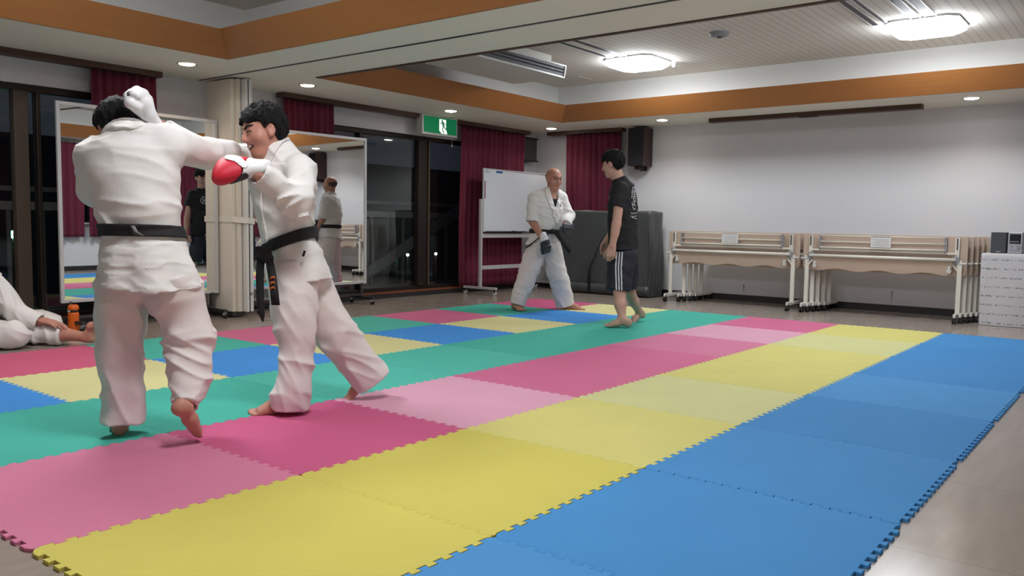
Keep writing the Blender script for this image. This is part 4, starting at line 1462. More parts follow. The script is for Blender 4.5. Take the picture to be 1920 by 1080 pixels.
MT['greythread'] = mat('grey_embroidery', (0.22, 0.22, 0.22), rough=0.7)
MT['redglove'] = mat('red_glove', (0.58, 0.012, 0.035), rough=0.55)
MT['whiteglove'] = mat('white_glove', (0.74, 0.73, 0.74), rough=0.5, bump=0.1, bscale=40)
MT['blackglove'] = mat('black_glove', (0.018, 0.022, 0.03), rough=0.4)
MT['tee'] = mat('black_tee', (0.008, 0.008, 0.010), rough=0.85)
MT['shorts'] = mat('navy_shorts', (0.007, 0.008, 0.018), rough=0.7)
MT['stripe'] = mat('white_stripe', (0.66, 0.67, 0.70), rough=0.6)
MT['print'] = mat('white_print', (0.40, 0.41, 0.42), rough=0.7)
FIG_RZ = R(-51.896)          # figure frames: x to the picture's right, y away, z up
# ------------------------------------------------------------------ figures
X_ = (1, 0, 0)
def person(name, loc):
    return empty(name, loc, FIG_RZ)
def leg_chain(P, pts, rs):
    return chain(P, pts, rs, 0.03)
def belt_sdf(body, c, n, half, off=0.010, t=0.012):
    c, n = np.asarray(c, float), nrm(n)
    return lambda P: np.maximum(np.abs(body(P)-off)-t*0.5, np.abs((P-c)@n)-half)
def ribbon(name, pts, w, m, parent, t=0.006, sidev=(1, 0, 0)):
    # hanging strip of webbing
    sv = np.array(sidev, float)
    L, Rr = [], []
    for i, p in enumerate(pts):
        p = np.array(p, float)
        ww = w[i] if isinstance(w, (list, tuple)) else w
        L.append(tuple(p-sv*ww/2))
        Rr.append(tuple(p+sv*ww/2))
    return MB().grid([L, Rr]).build(name, m, parent, solid=t)
def rz(P):
    Q = P.copy()
    Q[:, 1] = 0
    return Q
def flat(pts):
    return [(p[0], 0, p[2]) for p in pts]

# ================= fighter seen from the back =================
pa = person('person', (0.95, 2.95, 0))
A_torso = stations([
    ((-0.081, 0.000, 0.908), (1, .10, -.05), .164, .140),
    ((-0.082, 0.000, 0.973), (1, .10, -.05), .162, .138),
    ((-0.084, -0.010, 1.039), (1, .10, -.05), .176, .154),
    ((-0.101, 0.000, 1.118), (1, .08, -.08), .188, .154),
    ((-0.121, 0.010, 1.215), (1, .05, -.10), .208, .152),
    ((-0.131, 0.020, 1.300), (1, .05, -.12), .216, .142),
    ((-0.134, 0.030, 1.363), (1, .05, -.16), .172, .115),
    ((-0.150, 0.040, 1.407), (1, .05, -.14), .112, .085),
    ((-0.154, 0.050, 1.442), (1, .05, -.14), .074, .068)])
A_rsl = [np.array(p) for p in ((0.042, 0.050, 1.348), (0.082, 0.380, 1.338), (0.112, 0.740, 1.379))]
A_lsl = [np.array(p) for p in ((-0.307, 0.030, 1.293), (-0.330, 0.100, 1.150), (-0.324, 0.280, 1.261))]
def A_jacket(P):
    fo = lambda P, t, a: cloth(P, 0.0032, 1.0)*(1.0+1.6*np.exp(-((t-1.3)/0.9)**2))+0.006*np.exp(-((t-1.9)/0.6)**2)*np.sin(4*a+1)
    d = loft(P, A_torso, fo)
    d = smin(d, chain(P, [(-0.282, 0.030, 1.289), (0.022, 0.040, 1.357)], [.080, .080], 0.04), 0.05)
    w = wr(P, (0.8, 0.1, 0.35), 48, 0.008, 3.0)
    r = chain(P, A_rsl, [.082, .076, .054], 0.03)-w*0.5
    r = np.maximum(r, (P-A_rsl[2])@nrm(A_rsl[2]-A_rsl[1]))
    l = chain(P, A_lsl, [.078, .078, .060], 0.04)-wr(P, (0.2, 0.2, 1), 50, 0.008, 5.0)
    return smin(smin(d, r, 0.045), l, 0.04)
A_skirt_st = stations([
    ((-0.080, 0.000, 0.956), (1, .10, -.05), .160, .136),
    ((-0.074, 0.000, 0.888), (1, .10, -.05), .180, .152),
    ((-0.062, -0.010, 0.791), (1, .05, -.03), .204, .172),
    ((-0.047, -0.010, 0.669), (1, .02, -.02), .226, .190)])
hemA_c = np.array((-0.041, 0.000, 0.688))
hemA_n = nrm((0.10, 0.0, 1))
def A_skirt(P):
    fo = lambda P, t, a: wr(P, (0.05, 0.05, 1), 95, 0.0035, 7.0)+cloth(P, 0.002, 7.5)+0.006*np.clip(t-0.8, 0, 2)*np.sin(6*a+1.2)
    d = loft(P, A_skirt_st, fo)
    d = smax(d, -(P-hemA_c)@hemA_n, 0.004)
    inner = loft(P, [(c, s, a-0.014, b-0.014) for c, s, a, b in A_skirt_st], fo, cap0=False)
    low = (P-hemA_c)@hemA_n-0.10
    return np.maximum(d, -np.maximum(inner, low))
A_legL = stations([
    ((-0.167, 0.000, 0.753), X_, .105, .125), ((-0.179, 0.000, 0.642), X_, .105, .125), ((-0.192, 0.010, 0.517), X_, .098, .115), ((-0.199, 0.010, 0.405), X_, .092, .105),
    ((-0.194, 0.020, 0.279), X_, .084, .098), ((-0.194, 0.020, 0.165), X_, .084, .098), ((-0.199, 0.020, 0.064), X_, .088, .100)])
A_legR = stations([
    ((0.043, 0.000, 0.756), X_, .115, .125), ((0.067, 0.020, 0.644), X_, .122, .128), ((0.102, 0.040, 0.518), X_, .108, .118), ((0.124, 0.030, 0.407), X_, .102, .108),
    ((0.144, -0.030, 0.318), X_, .090, .100), ((0.149, -0.090, 0.231), X_, .068, .085), ((0.152, -0.130, 0.179), (1, 0, -.35), .058, .070)])
def A_pants(P):
    f1 = lambda P, t, a: wr(P, (0.25, 0.3, 1), 26, 0.010, 1.5)+wr(P, (1, 0.2, 0.35), 44, 0.006, 2.5)+0.004*np.sin(5*a)
    f2 = lambda P, t, a: wr(P, (-0.45, 0.2, 1), 30, 0.013, 4.5)+wr(P, (0.5, 0.2, 1), 52, 0.008, 2.0)*np.clip(t-1.5, 0, 1)
    a, b = loft(P, A_legL, f1), loft(P, A_legR, f2)
    # open hems
    cl, cr = A_legL[-1], A_legR[-1]
    a = np.maximum(a, -ell(P, cl[0], (.078, .09, .03)))
    b = np.maximum(b, -ell(P, cr[0], (.050, .060, .03)))
    hip = ell(P, (-0.064, 0.000, 0.779), (.180, .140, .135))
    return smin(smin(a, hip, 0.04), b, 0.03) if False else smin(np.minimum(smin(a, hip, 0.05), smin(b, hip, 0.05)), 1e3, 0)
A_hc = np.array((-0.229, 0.120, 1.417))
A_hF = frame((-.58, .66, -.42), (-.20, .10, 1))
fL = foot_prims((-0.210, 0.020, -0.002), np.array((-0.210, 0.020, -0.002))+np.array((-0.075, 0.150, 0.0)), (0, 0, 1), (-.87, -.45, 0), 1.0, (-0.203, 0.030, 0.082))
_b = np.array((0.181, -0.105, 0.047))
_h = np.array((0.143, -0.215, 0.160))
fR = foot_prims(_h, _b, nrm(np.array((0.45, 0.55, 0.75))), (0.75, -0.45, -0.1), 0.90, (0.154, -0.130, 0.198))
def A_skin(P):
    d = head_skin(P, A_hc, A_hF, 1.1)
    d = smin(d, chain(P, [(-0.206, 0.100, 1.398), (-0.149, 0.040, 1.349)], [.060, .070]), 0.03)
    d = smin(d, chain(P, [(-0.145, 0.030, 1.349), (-0.119, 0.010, 1.203), (-0.085, 0.000, 0.985), (-0.069, 0.000, 0.791)], [.09, .12, .12, .12], 0.05), 0.04)
    d = smin(d, chain(P, [(-0.284, 0.030, 1.298), (0.009, 0.030, 1.332)], [.05, .05]), 0.05)
    d = smin(d, chain(P, A_rsl+[A_rsl[2]+np.array((.03, .03, 0))], [.048, .042, .030, .028], 0.02), 0.03)
    d = smin(d, chain(P, A_lsl, [.048, .042, .032], 0.02), 0.03)
    d = smin(d, chain(P, [(-0.160, 0.000, 0.740), (-0.197, 0.010, 0.405), (-0.203, 0.030, 0.087)], [.08, .055, .040], 0.02), 0.03)
    d = smin(d, chain(P, [(0.035, 0.000, 0.744), (0.121, 0.030, 0.395), (0.150, -0.130, 0.198)], [.08, .055, .042], 0.02), 0.03)
    d = smin(d, prims(P, fL), 0.02)
    d = smin(d, prims(P, fR), 0.02)
    return d
_rw = A_rsl[2]
_rd = nrm(A_rsl[2]-A_rsl[1])
_lw = A_lsl[2]
_ld = nrm(np.array((0.25, 0.35, 0.9)))
def A_gloveR(P):
    return glove_sdf(P, _rw+_rd*0.09, _rd, (0, 0, -1), (0, 1, 0), 1.0)
def A_gloveL(P):
    return glove_sdf(P, _lw+_ld*0.08, _ld, (0.2, -1, 0), (0.9, 0, 0), 1.0)
LO, HI = (-0.75, -0.55, -0.02), (0.95, 0.75, 1.75)
sdf_obj('body', A_skin, (-0.55, -0.5, -0.01), (0.75, 0.65, 1.72), 0.0065, MT['skinred'], pa)
sdf_obj('hair', lambda P: hair_sdf(P, A_hc, A_hF, 1.1, 0.020, 0.05, 0.004, -0.070), A_hc-0.18, A_hc+0.18, 0.005, MT['hair'], pa)
sdf_obj('jacket', A_jacket, (-0.55, -0.4, 0.85), (0.75, 0.65, 1.65), 0.0075, MT['gi'], pa)
sdf_obj('collar', lambda P: np.maximum(np.abs(A_jacket(P)-0.006)-0.009, np.abs(path(P, [(-0.192, -0.020, 1.400), (-0.144, -0.050, 1.416), (-0.092, -0.060, 1.421), (-0.063, -0.030, 1.415), (-0.084, 0.060, 1.396)]))-0.030), A_torso[-1][0]-0.25, A_torso[-1][0]+0.2, 0.006, MT['gi'], pa)
sdf_obj('jacket_skirt', A_skirt, (-0.45, -0.4, 0.55), (0.5, 0.4, 1.0), 0.007, MT['gi'], pa)
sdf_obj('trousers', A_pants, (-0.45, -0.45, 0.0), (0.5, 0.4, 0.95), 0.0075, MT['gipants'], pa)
A_waist = lambda P: np.minimum(loft(P, A_torso), loft(P, A_skirt_st))
ob_ = sdf_obj('belt', belt_sdf(A_waist, (-0.080, 0.000, 0.952), (0.0, 0.05, 1), 0.027, 0.014, 0.016), (-0.4, -0.35, 0.85), (0.45, 0.35, 1.05), 0.006, MT['blackbelt'], pa)
_p = (-0.015, -0.168, 0.957)
ribbon('belt_tag', [(_p[0]-0.03, _p[1]-0.002, _p[2]+0.022), (_p[0]-0.015, _p[1]-0.004, _p[2]-0.004), (_p[0]+0.012, _p[1]-0.004, _p[2]-0.020)], 0.018, MT['greythread'], ob_, 0.003)
ribbon('belt_tail', [(-0.071, 0.170, 0.904), (-0.082, 0.210, 0.780), (-0.096, 0.220, 0.675)], 0.045, MT['blackbelt'], ob_)
sdf_obj('glove', A_gloveR, _rw+_rd*0.09-0.14, _rw+_rd*0.09+0.14, 0.005, MT['whiteglove'], pa)
sdf_obj('glove', A_gloveL, _lw+_ld*0.08-0.14, _lw+_ld*0.08+0.14, 0.005, MT['whiteglove'], pa)
face_parts(pa, A_hc, A_hF, 1.1, A_skin)
tag(pa, 'person in a white karate uniform seen from the back, throwing a straight right punch', 'person')

# ================= fighter with red glove facing left =================
pb = person('person', (1.80, 2.98, 0))
sB = (.74, -.62, .05)
B_torso = stations([
    ((-0.083, 0.000, 0.837), (.75, -.6, .12), .150, .122),
    ((-0.092, 0.000, 0.901), (.75, -.6, .12), .150, .120),
    ((-0.103, 0.000, 0.978), sB, .162, .132),
    ((-0.114, -0.010, 1.078), sB, .178, .146),
    ((-0.114, -0.040, 1.190), sB, .198, .150),
    ((-0.119, -0.060, 1.273), sB, .196, .135),
    ((-0.127, -0.070, 1.334), sB, .158, .105),
    ((-0.132, -0.090, 1.382), sB, .095, .080),
    ((-0.137, -0.100, 1.414), sB, .070, .066)])
B_near = [np.array(p) for p in ((0.014, -0.170, 1.263), (0.033, -0.330, 1.101), (-0.106, -0.500, 1.231))]
B_far = [np.array(p) for p in ((-0.276, 0.040, 1.311), (-0.503, -0.080, 1.350), (-0.565, -0.580, 1.455))]
def B_jacket(P):
    fo = lambda P, t, a: wr(P, (0.7, 0.2, 0.7), 44, 0.006, 11.0)+wr(P, (-0.6, 0.2, 0.8), 36, 0.006, 12.0)+0.008*np.exp(-((t-1.9)/0.6)**2)*np.sin(4*a+2)
    d = loft(P, B_torso, fo)
    d = smin(d, chain(P, [(-0.005, -0.120, 1.277), (-0.253, 0.040, 1.318)], [.078, .075], 0.04), 0.05)
    n1 = chain(P, B_near, [.080, .074, .056], 0.035)-wr(P, (-0.6, 0.1, 0.8), 44, 0.010, 6.0)
    n1 = np.maximum(n1, (P-B_near[2])@nrm(B_near[2]-B_near[1]))
    n1 = np.maximum(n1, -ell(P, B_near[2], (.045, .045, .045)))
    n2 = chain(P, B_far, [.074, .064, .046], 0.03)-wr(P, (0.8, 0.1, 0.5), 44, 0.005, 8.0)
    n2 = np.maximum(n2, (P-B_far[2])@nrm(B_far[2]-B_far[1])+0.12)
    d = smin(smin(d, n1, 0.035), n2, 0.04)
    # open neckline
    d = smax(d, -cap(P, (-0.141, -0.250, 1.357), (-0.168, -0.260, 1.233), .046, .014), 0.008)
    return d
B_sk = stations([
    ((-0.089, 0.000, 0.883), (.75, -.6, .10), .152, .122),
    ((-0.066, 0.000, 0.806), (.75, -.6, .05), .172, .142),
    ((-0.047, 0.000, 0.676), (.75, -.6, 0), .190, .165)])
hemB = np.array((-0.044, 0.000, 0.688))
def B_skirt(P):
    fo = lambda P, t, a: cloth(P, 0.004, 17.0)+0.008*np.clip(t-0.6, 0, 2)*np.sin(5*a+0.4)
    d = loft(P, B_sk, fo)
    d = smax(d, -(P-hemB)@nrm((0.0, 0.0, 1)), 0.004)
    inner = loft(P, [(c, s, a-0.014, b-0.014) for c, s, a, b in B_sk], fo, cap0=False)
    low = (P-hemB)@V3(0, 0, 1)-0.12
    return np.maximum(d, -np.maximum(inner, low))
B_legN = stations([
    ((-0.073, -0.050, 0.765), X_, .115, .130), ((-0.055, -0.080, 0.639), X_, .122, .135), ((-0.039, -0.110, 0.514), X_, .112, .125), ((-0.029, -0.140, 0.390), X_, .098, .110),
    ((-0.016, -0.160, 0.266), X_, .078, .095), ((-0.028, -0.180, 0.162), X_, .086, .098), ((-0.048, -0.190, 0.078), (1, 0, .25), .094, .100), ((-0.051, -0.190, 0.027), (1, 0, .25), .088, .095)])
B_legF = stations([
    ((-0.036, 0.060, 0.760), X_, .105, .125), ((0.003, 0.080, 0.642), X_, .110, .125), ((0.070, 0.110, 0.492), (1, 0, .3), .112, .120), ((0.158, 0.140, 0.339), (1, 0, .5), .104, .112),
    ((0.237, 0.170, 0.238), (.9, 0, .6), .100, .102), ((0.289, 0.200, 0.148), (.9, 0, .55), .100, .098), ((0.323, 0.215, 0.097), (.9, 0, .5), .098, .090)])
def B_pants(P):
    f1 = lambda P, t, a: wr(P, (0.5, 0.3, 0.8), 24, 0.012, 21.5)+wr(P, (1, 0.1, 0.5), 46, 0.006, 2.2)
    f2 = lambda P, t, a: wr(P, (0.9, 0.2, 0.6), 26, 0.013, 24.5)+wr(P, (0.2, 0.2, 1), 50, 0.006, 2.7)
    a, b = loft(P, B_legN, f1), loft(P, B_legF, f2)
    a = np.maximum(a, -ell(P, B_legN[-1][0], (.076, .082, .025)))
    b = np.maximum(b, -ell(P, B_legF[-1][0], (.080, .075, .03)))
    hip = ell(P, (-0.055, 0.000, 0.763), (.155, .150, .130))
    return np.minimum(smin(a, hip, 0.05), smin(b, hip, 0.05))
B_hc = np.array((-0.189, -0.130, 1.466))
B_hF = frame((-.74, -.62, -.24), (-.16, -.02, 1))
bh = np.array((-0.037, -0.160, -0.005))
fBn = foot_prims(bh, bh+np.array((-0.155, -0.045, 0.0)), (0, 0, 1), (.25, -.95, 0), 1.05, (-0.039, -0.180, 0.065))
fb_ball = np.array((0.218, 0.205, 0.016))
fb_heel = np.array((0.360, 0.230, 0.144))
fBf = foot_prims(fb_heel, fb_ball, (-.62, -.2, .62), (.2, -.9, -.1), 1.0, (0.318, 0.210, 0.131))
def B_skin(P):
    d = head_skin(P, B_hc, B_hF, 1.12, jaw=0.006)
    d = smin(d, chain(P, [(-0.160, -0.100, 1.414), (-0.141, -0.070, 1.328)], [.062, .072]), 0.03)
    d = smin(d, ell(P, (-0.169, -0.070, 1.278), (.10, .10, .08)), 0.04)
    d = smin(d, chain(P, [(-0.133, -0.020, 1.247), (-0.111, 0.000, 1.078), (-0.086, 0.000, 0.878), (-0.058, 0.000, 0.705)], [.11, .115, .11, .11], 0.05), 0.04)
    d = smin(d, chain(P, B_near, [.050, .043, .032], 0.02), 0.03)
    d = smin(d, chain(P, B_far, [.050, .042, .030], 0.02), 0.03)
    d = smin(d, chain(P, [(-0.071, -0.050, 0.737), (-0.031, -0.140, 0.404), (-0.034, -0.180, 0.065)], [.08, .055, .040], 0.02), 0.03)
    d = smin(d, chain(P, [(-0.030, 0.060, 0.731), (0.152, 0.140, 0.339), (0.318, 0.210, 0.131)], [.08, .055, .042], 0.02), 0.03)
    d = smin(d, prims(P, fBn), 0.02)
    d = smin(d, prims(P, fBf), 0.02)
    return d
sdf_obj('body', B_skin, (-0.95, -0.65, -0.01), (0.6, 0.45, 1.72), 0.0065, MT['skinred'], pb)
sdf_obj('hair', lambda P: hair_sdf(P, B_hc, B_hF, 1.12, 0.020, 0.052, 0.0045, -0.078), B_hc-0.19, B_hc+0.19, 0.0035, MT['hair'], pb)
sdf_obj('jacket', B_jacket, (-0.95, -0.65, 0.75), (0.35, 0.4, 1.55), 0.0075, MT['gi'], pb)
sdf_obj('jacket_skirt', B_skirt, (-0.35, -0.35, 0.55), (0.4, 0.35, 0.95), 0.007, MT['gi'], pb)
Bl1 = flat([(-0.095, 0.000, 1.442), (-0.132, 0.000, 1.379), (-0.178, 0.000, 1.282), (-0.213, 0.000, 1.173), (-0.220, 0.000, 1.048), (-0.201, 0.000, 0.899)])
Bl2 = flat([(-0.230, 0.000, 1.321), (-0.250, 0.000, 1.269), (-0.248, 0.000, 1.204), (-0.222, 0.000, 1.128)])
def B_lapel(P):
    j = B_jacket(P)
    d = np.maximum(np.abs(j-0.006)-0.009, np.minimum(path(rz(P), Bl1)-0.026, path(rz(P), Bl2)-0.020))
    return np.maximum(d, P[:, 1]-0.02)
sdf_obj('lapel', B_lapel, (-0.35, -0.32, 0.85), (0.15, 0.1, 1.5), 0.006, MT['gi'], pb)
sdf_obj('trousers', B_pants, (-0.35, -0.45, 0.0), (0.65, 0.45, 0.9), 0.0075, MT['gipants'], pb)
B_waist = lambda P: np.minimum(loft(P, B_torso), loft(P, B_sk))
bn = nrm((-0.36, 0.05, 1))
obb = sdf_obj('belt', belt_sdf(B_waist, (-0.080, 0.000, 0.901), bn, 0.030, 0.014, 0.016), (-0.35, -0.35, 0.78), (0.35, 0.35, 1.08), 0.006, MT['blackbelt'], pb)
kn = np.array((-0.173, -0.200, 0.843))
sdf_obj('belt_knot', lambda P: smin(ell(P, kn, (.040, .030, .036))-0.0, cap(P, kn+(-.02, 0, .01), kn+(.03, -.01, -.03), .026, .024), 0.01)-0.003*np.sin(90*P[:, 0]+60*P[:, 2]), kn-0.09, kn+0.09, 0.005, MT['blackbelt'], obb)
ribbon('belt_tail', [(-0.184, -0.210, 0.821), (-0.184, -0.230, 0.718), (-0.181, -0.235, 0.608), (-0.175, -0.230, 0.525), (-0.170, -0.230, 0.489)], [.040, .040, .038, .030, .006], MT['blackbelt'], obb)
tl2 = ribbon('belt_tail', [(-0.140, -0.220, 0.817), (-0.115, -0.250, 0.734), (-0.099, -0.270, 0.654), (-0.092, -0.270, 0.580)], .042, MT['blackbelt'], obb)
em = MB()
for i in range(3):
    q0 = np.array((-0.109, -0.262, 0.716))+np.array((0.001*i, -0.006*i, -0.026*i))
    em.tube([q0+(-.014, 0, -.006), q0+(.0, -0.002, .006), q0+(.014, 0, .0)], .0035, 6)
    em.tube([q0+(-.012, 0, .006), q0+(.012, -0.001, .010)], .003, 6)
em.build('belt_embroidery', MT['orangethread'], tl2)
mk = np.array((0.034, -0.190, 0.843))
MB().bar(mk+(-.006, 0, -.016), mk+(.004, 0, .014), 0.012, 0.005, up=(0, 1, 0)).build('uniform_label', MT['blackbelt'], pb)
gd = nrm(B_near[2]-B_near[1])
gc = B_near[2]+nrm((-.9, -.05, .14))*0.105
gdir = nrm((-.92, -.05, .12))
def B_red(P):
    return mitt_sdf(P, gc, gdir, (-.1, .75, -.7), (-.2, .4, .9), 1.22)
def B_redpart(P):
    q = (P-gc)@gdir
    return np.maximum(B_red(P), 0.012-(q+0.055))
og = sdf_obj('glove', B_redpart, gc-0.16, gc+0.16, 0.005, MT['redglove'], pb)
sdf_obj('glove_cuff', lambda P: np.maximum(B_red(P)-0.002, (P-gc)@gdir+0.048), gc-0.18, gc+0.16, 0.005, MT['whiteglove'], og)
sdf_obj('glove_stripe', lambda P: np.maximum.reduce([np.abs(B_red(P)-0.002)-0.003, path(rz(P), flat([gc+(-0.03, 0, .062), gc+(.02, 0, .05), gc+(.06, 0, .02)]))-0.015, P[:, 1]-gc[1]]), gc-0.16, gc+0.16, 0.004, MT['whiteglove'], og)
sdf_obj('glove_palm', lambda P: np.maximum(np.abs(B_red(P)-0.002)-0.003, path(P, [gc+(-0.015, -.03, -.045), gc+(.05, -.04, -.03)])-0.024), gc-0.16, gc+0.16, 0.004, MT['blackglove'], og)
wc = np.array((-0.595, -0.680, 1.529))
W_ = [np.array(q) for q in ((-0.549, -0.600, 1.451), (-0.559, -0.660, 1.491), (-0.578, -0.680, 1.529))]
K_ = [np.array(q) for q in ((-0.612, -0.690, 1.567), (-0.585, -0.700, 1.578), (-0.563, -0.690, 1.568), (-0.560, -0.660, 1.549))]
T_ = [np.array(q) for q in ((-0.575, -0.730, 1.508), (-0.594, -0.750, 1.521), (-0.615, -0.730, 1.554))]
def B_white(P):
    d = chain(P, W_, [.030, .033, .046], 0.02)
    d = smin(d, ell(P, W_[2], (.053, .050, .050)), 0.02)
    for k_ in K_:
        d = smin(d, cap(P, W_[2], k_, .031, .0245), 0.010)
        d = smin(d, cap(P, k_, k_+(W_[2]-k_)*0.35+np.array((0, -.055, 0)), .024, .020), 0.008)
    d = smin(d, chain(P, T_, [.024, .021, .018]), 0.010)
    return np.maximum(d, -cap(P, T_[2]+(.014, -.03, .004), T_[2]+(.016, .02, .0), .009, .009))
sdf_obj('glove', B_white, wc-0.17, wc+0.17, 0.0045, MT['whiteglove'], pb)
face_parts(pb, B_hc, B_hF, 1.12, B_skin, open_mouth=1.0, tilt=1.0)
tag(pb, 'person in a white karate uniform with a red glove, facing left with gritted teeth', 'person')

# ================= man in black tee and shorts =================
pc = person('person', (6.30, 3.60, 0))
sC = (.50, .86, 0)
C_torso = stations([
    ((-0.060, 0.000, 0.766), sC, .190, .140), ((-0.064, 0.000, 0.917), sC, .188, .140), ((-0.068, 0.000, 1.105), sC, .190, .138), ((-0.073, 0.000, 1.266), sC, .205, .132),
    ((-0.086, 0.000, 1.378), sC, .190, .110), ((-0.109, 0.000, 1.441), sC, .110, .085), ((-0.127, 0.000, 1.484), sC, .072, .066)])
C_sh = [np.array((-0.120, -0.140, 1.361)), np.array((-0.164, -0.190, 1.191))]
C_shf = [np.array((-0.046, 0.140, 1.373)), np.array((-0.076, 0.170, 1.199))]
def C_tee(P):
    fo = lambda P, t, a: cloth(P, 0.005, 31.0)
    d = loft(P, C_torso, fo)
    d = smin(d, chain(P, [C_sh[0], C_shf[0]], [.068, .068]), 0.04)
    for s_ in (C_sh, C_shf):
        e = chain(P, s_, [.072, .070])-wr(P, (0.2, 0.2, 1), 46, 0.004, 3)
        e = np.maximum(e, (P-s_[1])@nrm(s_[1]-s_[0]))
        d = smin(d, e, 0.025)
    return d
C_lgN = stations([((-0.083, -0.060, 0.730), sC, .120, .135), ((-0.092, -0.090, 0.544), sC, .118, .130), ((-0.108, -0.120, 0.358), sC, .108, .120)])
C_lgF = stations([((-0.038, 0.070, 0.726), sC, .115, .135), ((-0.014, 0.090, 0.534), sC, .110, .125), ((-0.002, 0.110, 0.363), sC, .104, .110)])
def C_shorts(P):
    fo = lambda P, t, a: cloth(P, 0.005, 41.0)
    a, b = loft(P, C_lgN, fo), loft(P, C_lgF, fo)
    hip = ell(P, (-0.058, 0.000, 0.712), (.150, .175, .13))
    d = np.minimum(smin(a, hip, .04), smin(b, hip, .04))
    d = np.maximum(d, -ell(P, C_lgN[-1][0], (.09, .09, .03)))
    return np.maximum(d, -ell(P, C_lgF[-1][0], (.085, .085, .03)))
C_arm = [np.array(p) for p in ((-0.121, -0.150, 1.350), (-0.157, -0.210, 1.023), (-0.196, -0.230, 0.803))]
C_armf = [np.array(p) for p in ((-0.046, 0.140, 1.362), (-0.085, 0.200, 1.051), (-0.216, 0.120, 0.847))]
C_hn = hand_prims(C_arm[2], nrm(np.array((-0.215, -0.240, 0.666))-C_arm[2]), (.3, .9, 0), (-.9, .3, 0), 0.75, 1.15)
C_hf = hand_prims(C_armf[2], nrm((-.25, -.05, -.9)), (.3, -.8, 0), (-.8, -.3, .1), 0.5, 1.0)
C_hc = np.array((-0.184, 0.000, 1.616))
C_hF = frame((-.86, .44, -.22), (-.08, 0, 1))
ch = np.array((-0.023, -0.270, 0.012))
fC1 = foot_prims(ch, ch+np.array((-.165, .02, 0)), (0, 0, 1), (-.1, -1, 0), 1.05, (-0.082, -0.260, 0.089))
cb2 = np.array((0.116, 0.280, -0.010))
ch2 = np.array((0.219, 0.340, 0.036))
fC2 = foot_prims(ch2, cb2, (-.30, .1, .90), (.1, -1, .0), 1.0, (0.175, 0.320, 0.100))
def C_skin(P):
    d = head_skin(P, C_hc, C_hF, 1.1)
    d = smin(d, chain(P, [(-0.144, 0.000, 1.547), (-0.114, 0.000, 1.425)], [.058, .066]), 0.03)
    d = smin(d, chain(P, [(-0.090, 0.000, 1.319), (-0.068, 0.000, 1.078), (-0.059, 0.000, 0.755)], [.10, .11, .11], 0.05), 0.05)
    d = smin(d, chain(P, C_arm, [.052, .044, .032], 0.02), 0.03)
    d = smin(d, ell(P, (C_arm[1]+C_arm[2])/2+(C_arm[1]-C_arm[2])*0.2, (.040, .040, .075)), 0.02)
    d = smin(d, chain(P, C_armf, [.052, .042, .030], 0.02), 0.03)
    d = smin(d, prims(P, C_hn), 0.012)
    d = smin(d, prims(P, C_hf), 0.012)
    d = smin(d, chain(P, [(-0.082, -0.060, 0.703), (-0.100, -0.150, 0.334), (-0.098, -0.200, 0.221), (-0.082, -0.260, 0.089)], [.085, .058, .055, .036], 0.03), 0.03)
    d = smin(d, chain(P, [(-0.038, 0.070, 0.699), (0.038, 0.150, 0.338), (0.104, 0.240, 0.214), (0.175, 0.320, 0.094)], [.085, .056, .052, .035], 0.03), 0.03)
    d = smin(d, prims(P, fC1), 0.02)
    d = smin(d, prims(P, fC2), 0.02)
    return d
sdf_obj('body', C_skin, (-0.4, -0.5, -0.01), (0.45, 0.5, 1.72), 0.006, MT['skinpale'], pc)
sdf_obj('hair', lambda P: hair_sdf(P, C_hc, C_hF, 1.1, 0.020, 0.042, 0.005, -0.075), C_hc-0.18, C_hc+0.18, 0.005, MT['hair'], pc)
tee = sdf_obj('shirt', C_tee, (-0.4, -0.4, 0.7), (0.45, 0.4, 1.5), 0.007, MT['tee'], pc)
sho = sdf_obj('shorts', C_shorts, (-0.35, -0.4, 0.3), (0.4, 0.4, 0.9), 0.007, MT['shorts'], pc)
for k in range(3):
    o_ = 4.2*k
    pts = flat([(-0.143, 0.000, 0.743), (-0.152, 0.000, 0.591), (-0.143, 0.000, 0.342)])
    pts = [(q[0]+k*0.026, 0, q[2]) for q in pts]
    sdf_obj('side_stripe', lambda P, pts=pts: np.maximum(np.maximum(np.abs(C_shorts(P)-0.001)-0.004, path(rz(P), pts)-0.007), P[:, 1]), (-0.3, -0.4, 0.3), (0.2, 0.05, 0.8), 0.004, MT['stripe'], sho)
# brush-stroke marks on the back of the shirt and the small rows below them
random.seed(5)
def B2(x, y):
    return x, y
pr_ = []
cx, cz = (0.029, 0.000, 1.283)[0], (0.029, 0.000, 1.283)[2]
for i in range(10):
    a0 = R(300-i*24)
    a1 = R(300-(i+1)*24)
    if i in (4,):
        continue
    pr_.append([(cx+0.030*math.cos(a0), 0, cz+0.115*math.sin(a0)), (cx+0.030*math.cos(a1), 0, cz+0.115*math.sin(a1))])
for (u0, v0, u1, v1) in [(-.012, .06, .020, .065), (0, .085, .002, .035), (-.012, .035, .020, .04), (-.014, .012, .012, .02), (.004, .022, -.012, -.015), (.0, .008, .018, -.012),
                         (-.012, -.035, .018, -.03), (.002, -.02, .0, -.07), (-.014, -.06, .018, -.075)]:
    pr_.append([(cx+u0, 0, cz+v0), (cx+u1, 0, cz+v1)])
rows_ = []
for j, (ww_, dz) in enumerate([(.036, -.150), (.042, -.180), (.026, -.200)]):
    u = -ww_
    while u < 0.030:
        rows_.append([(cx+u, 0, cz+dz), (cx+u+0.006, 0, cz+dz+0.006*math.sin(u*900))])
        u += 0.013
def strokes(sk, r_, amp=0.002):
    def f(P):
        d = None
        Q = rz(P)
        for s_ in sk:
            e = path(Q, s_)
            d = e if d is None else np.minimum(d, e)
        return np.maximum(np.maximum(np.abs(C_tee(P)-0.001)-0.004, d-r_), P[:, 1]-0.02)
    return f
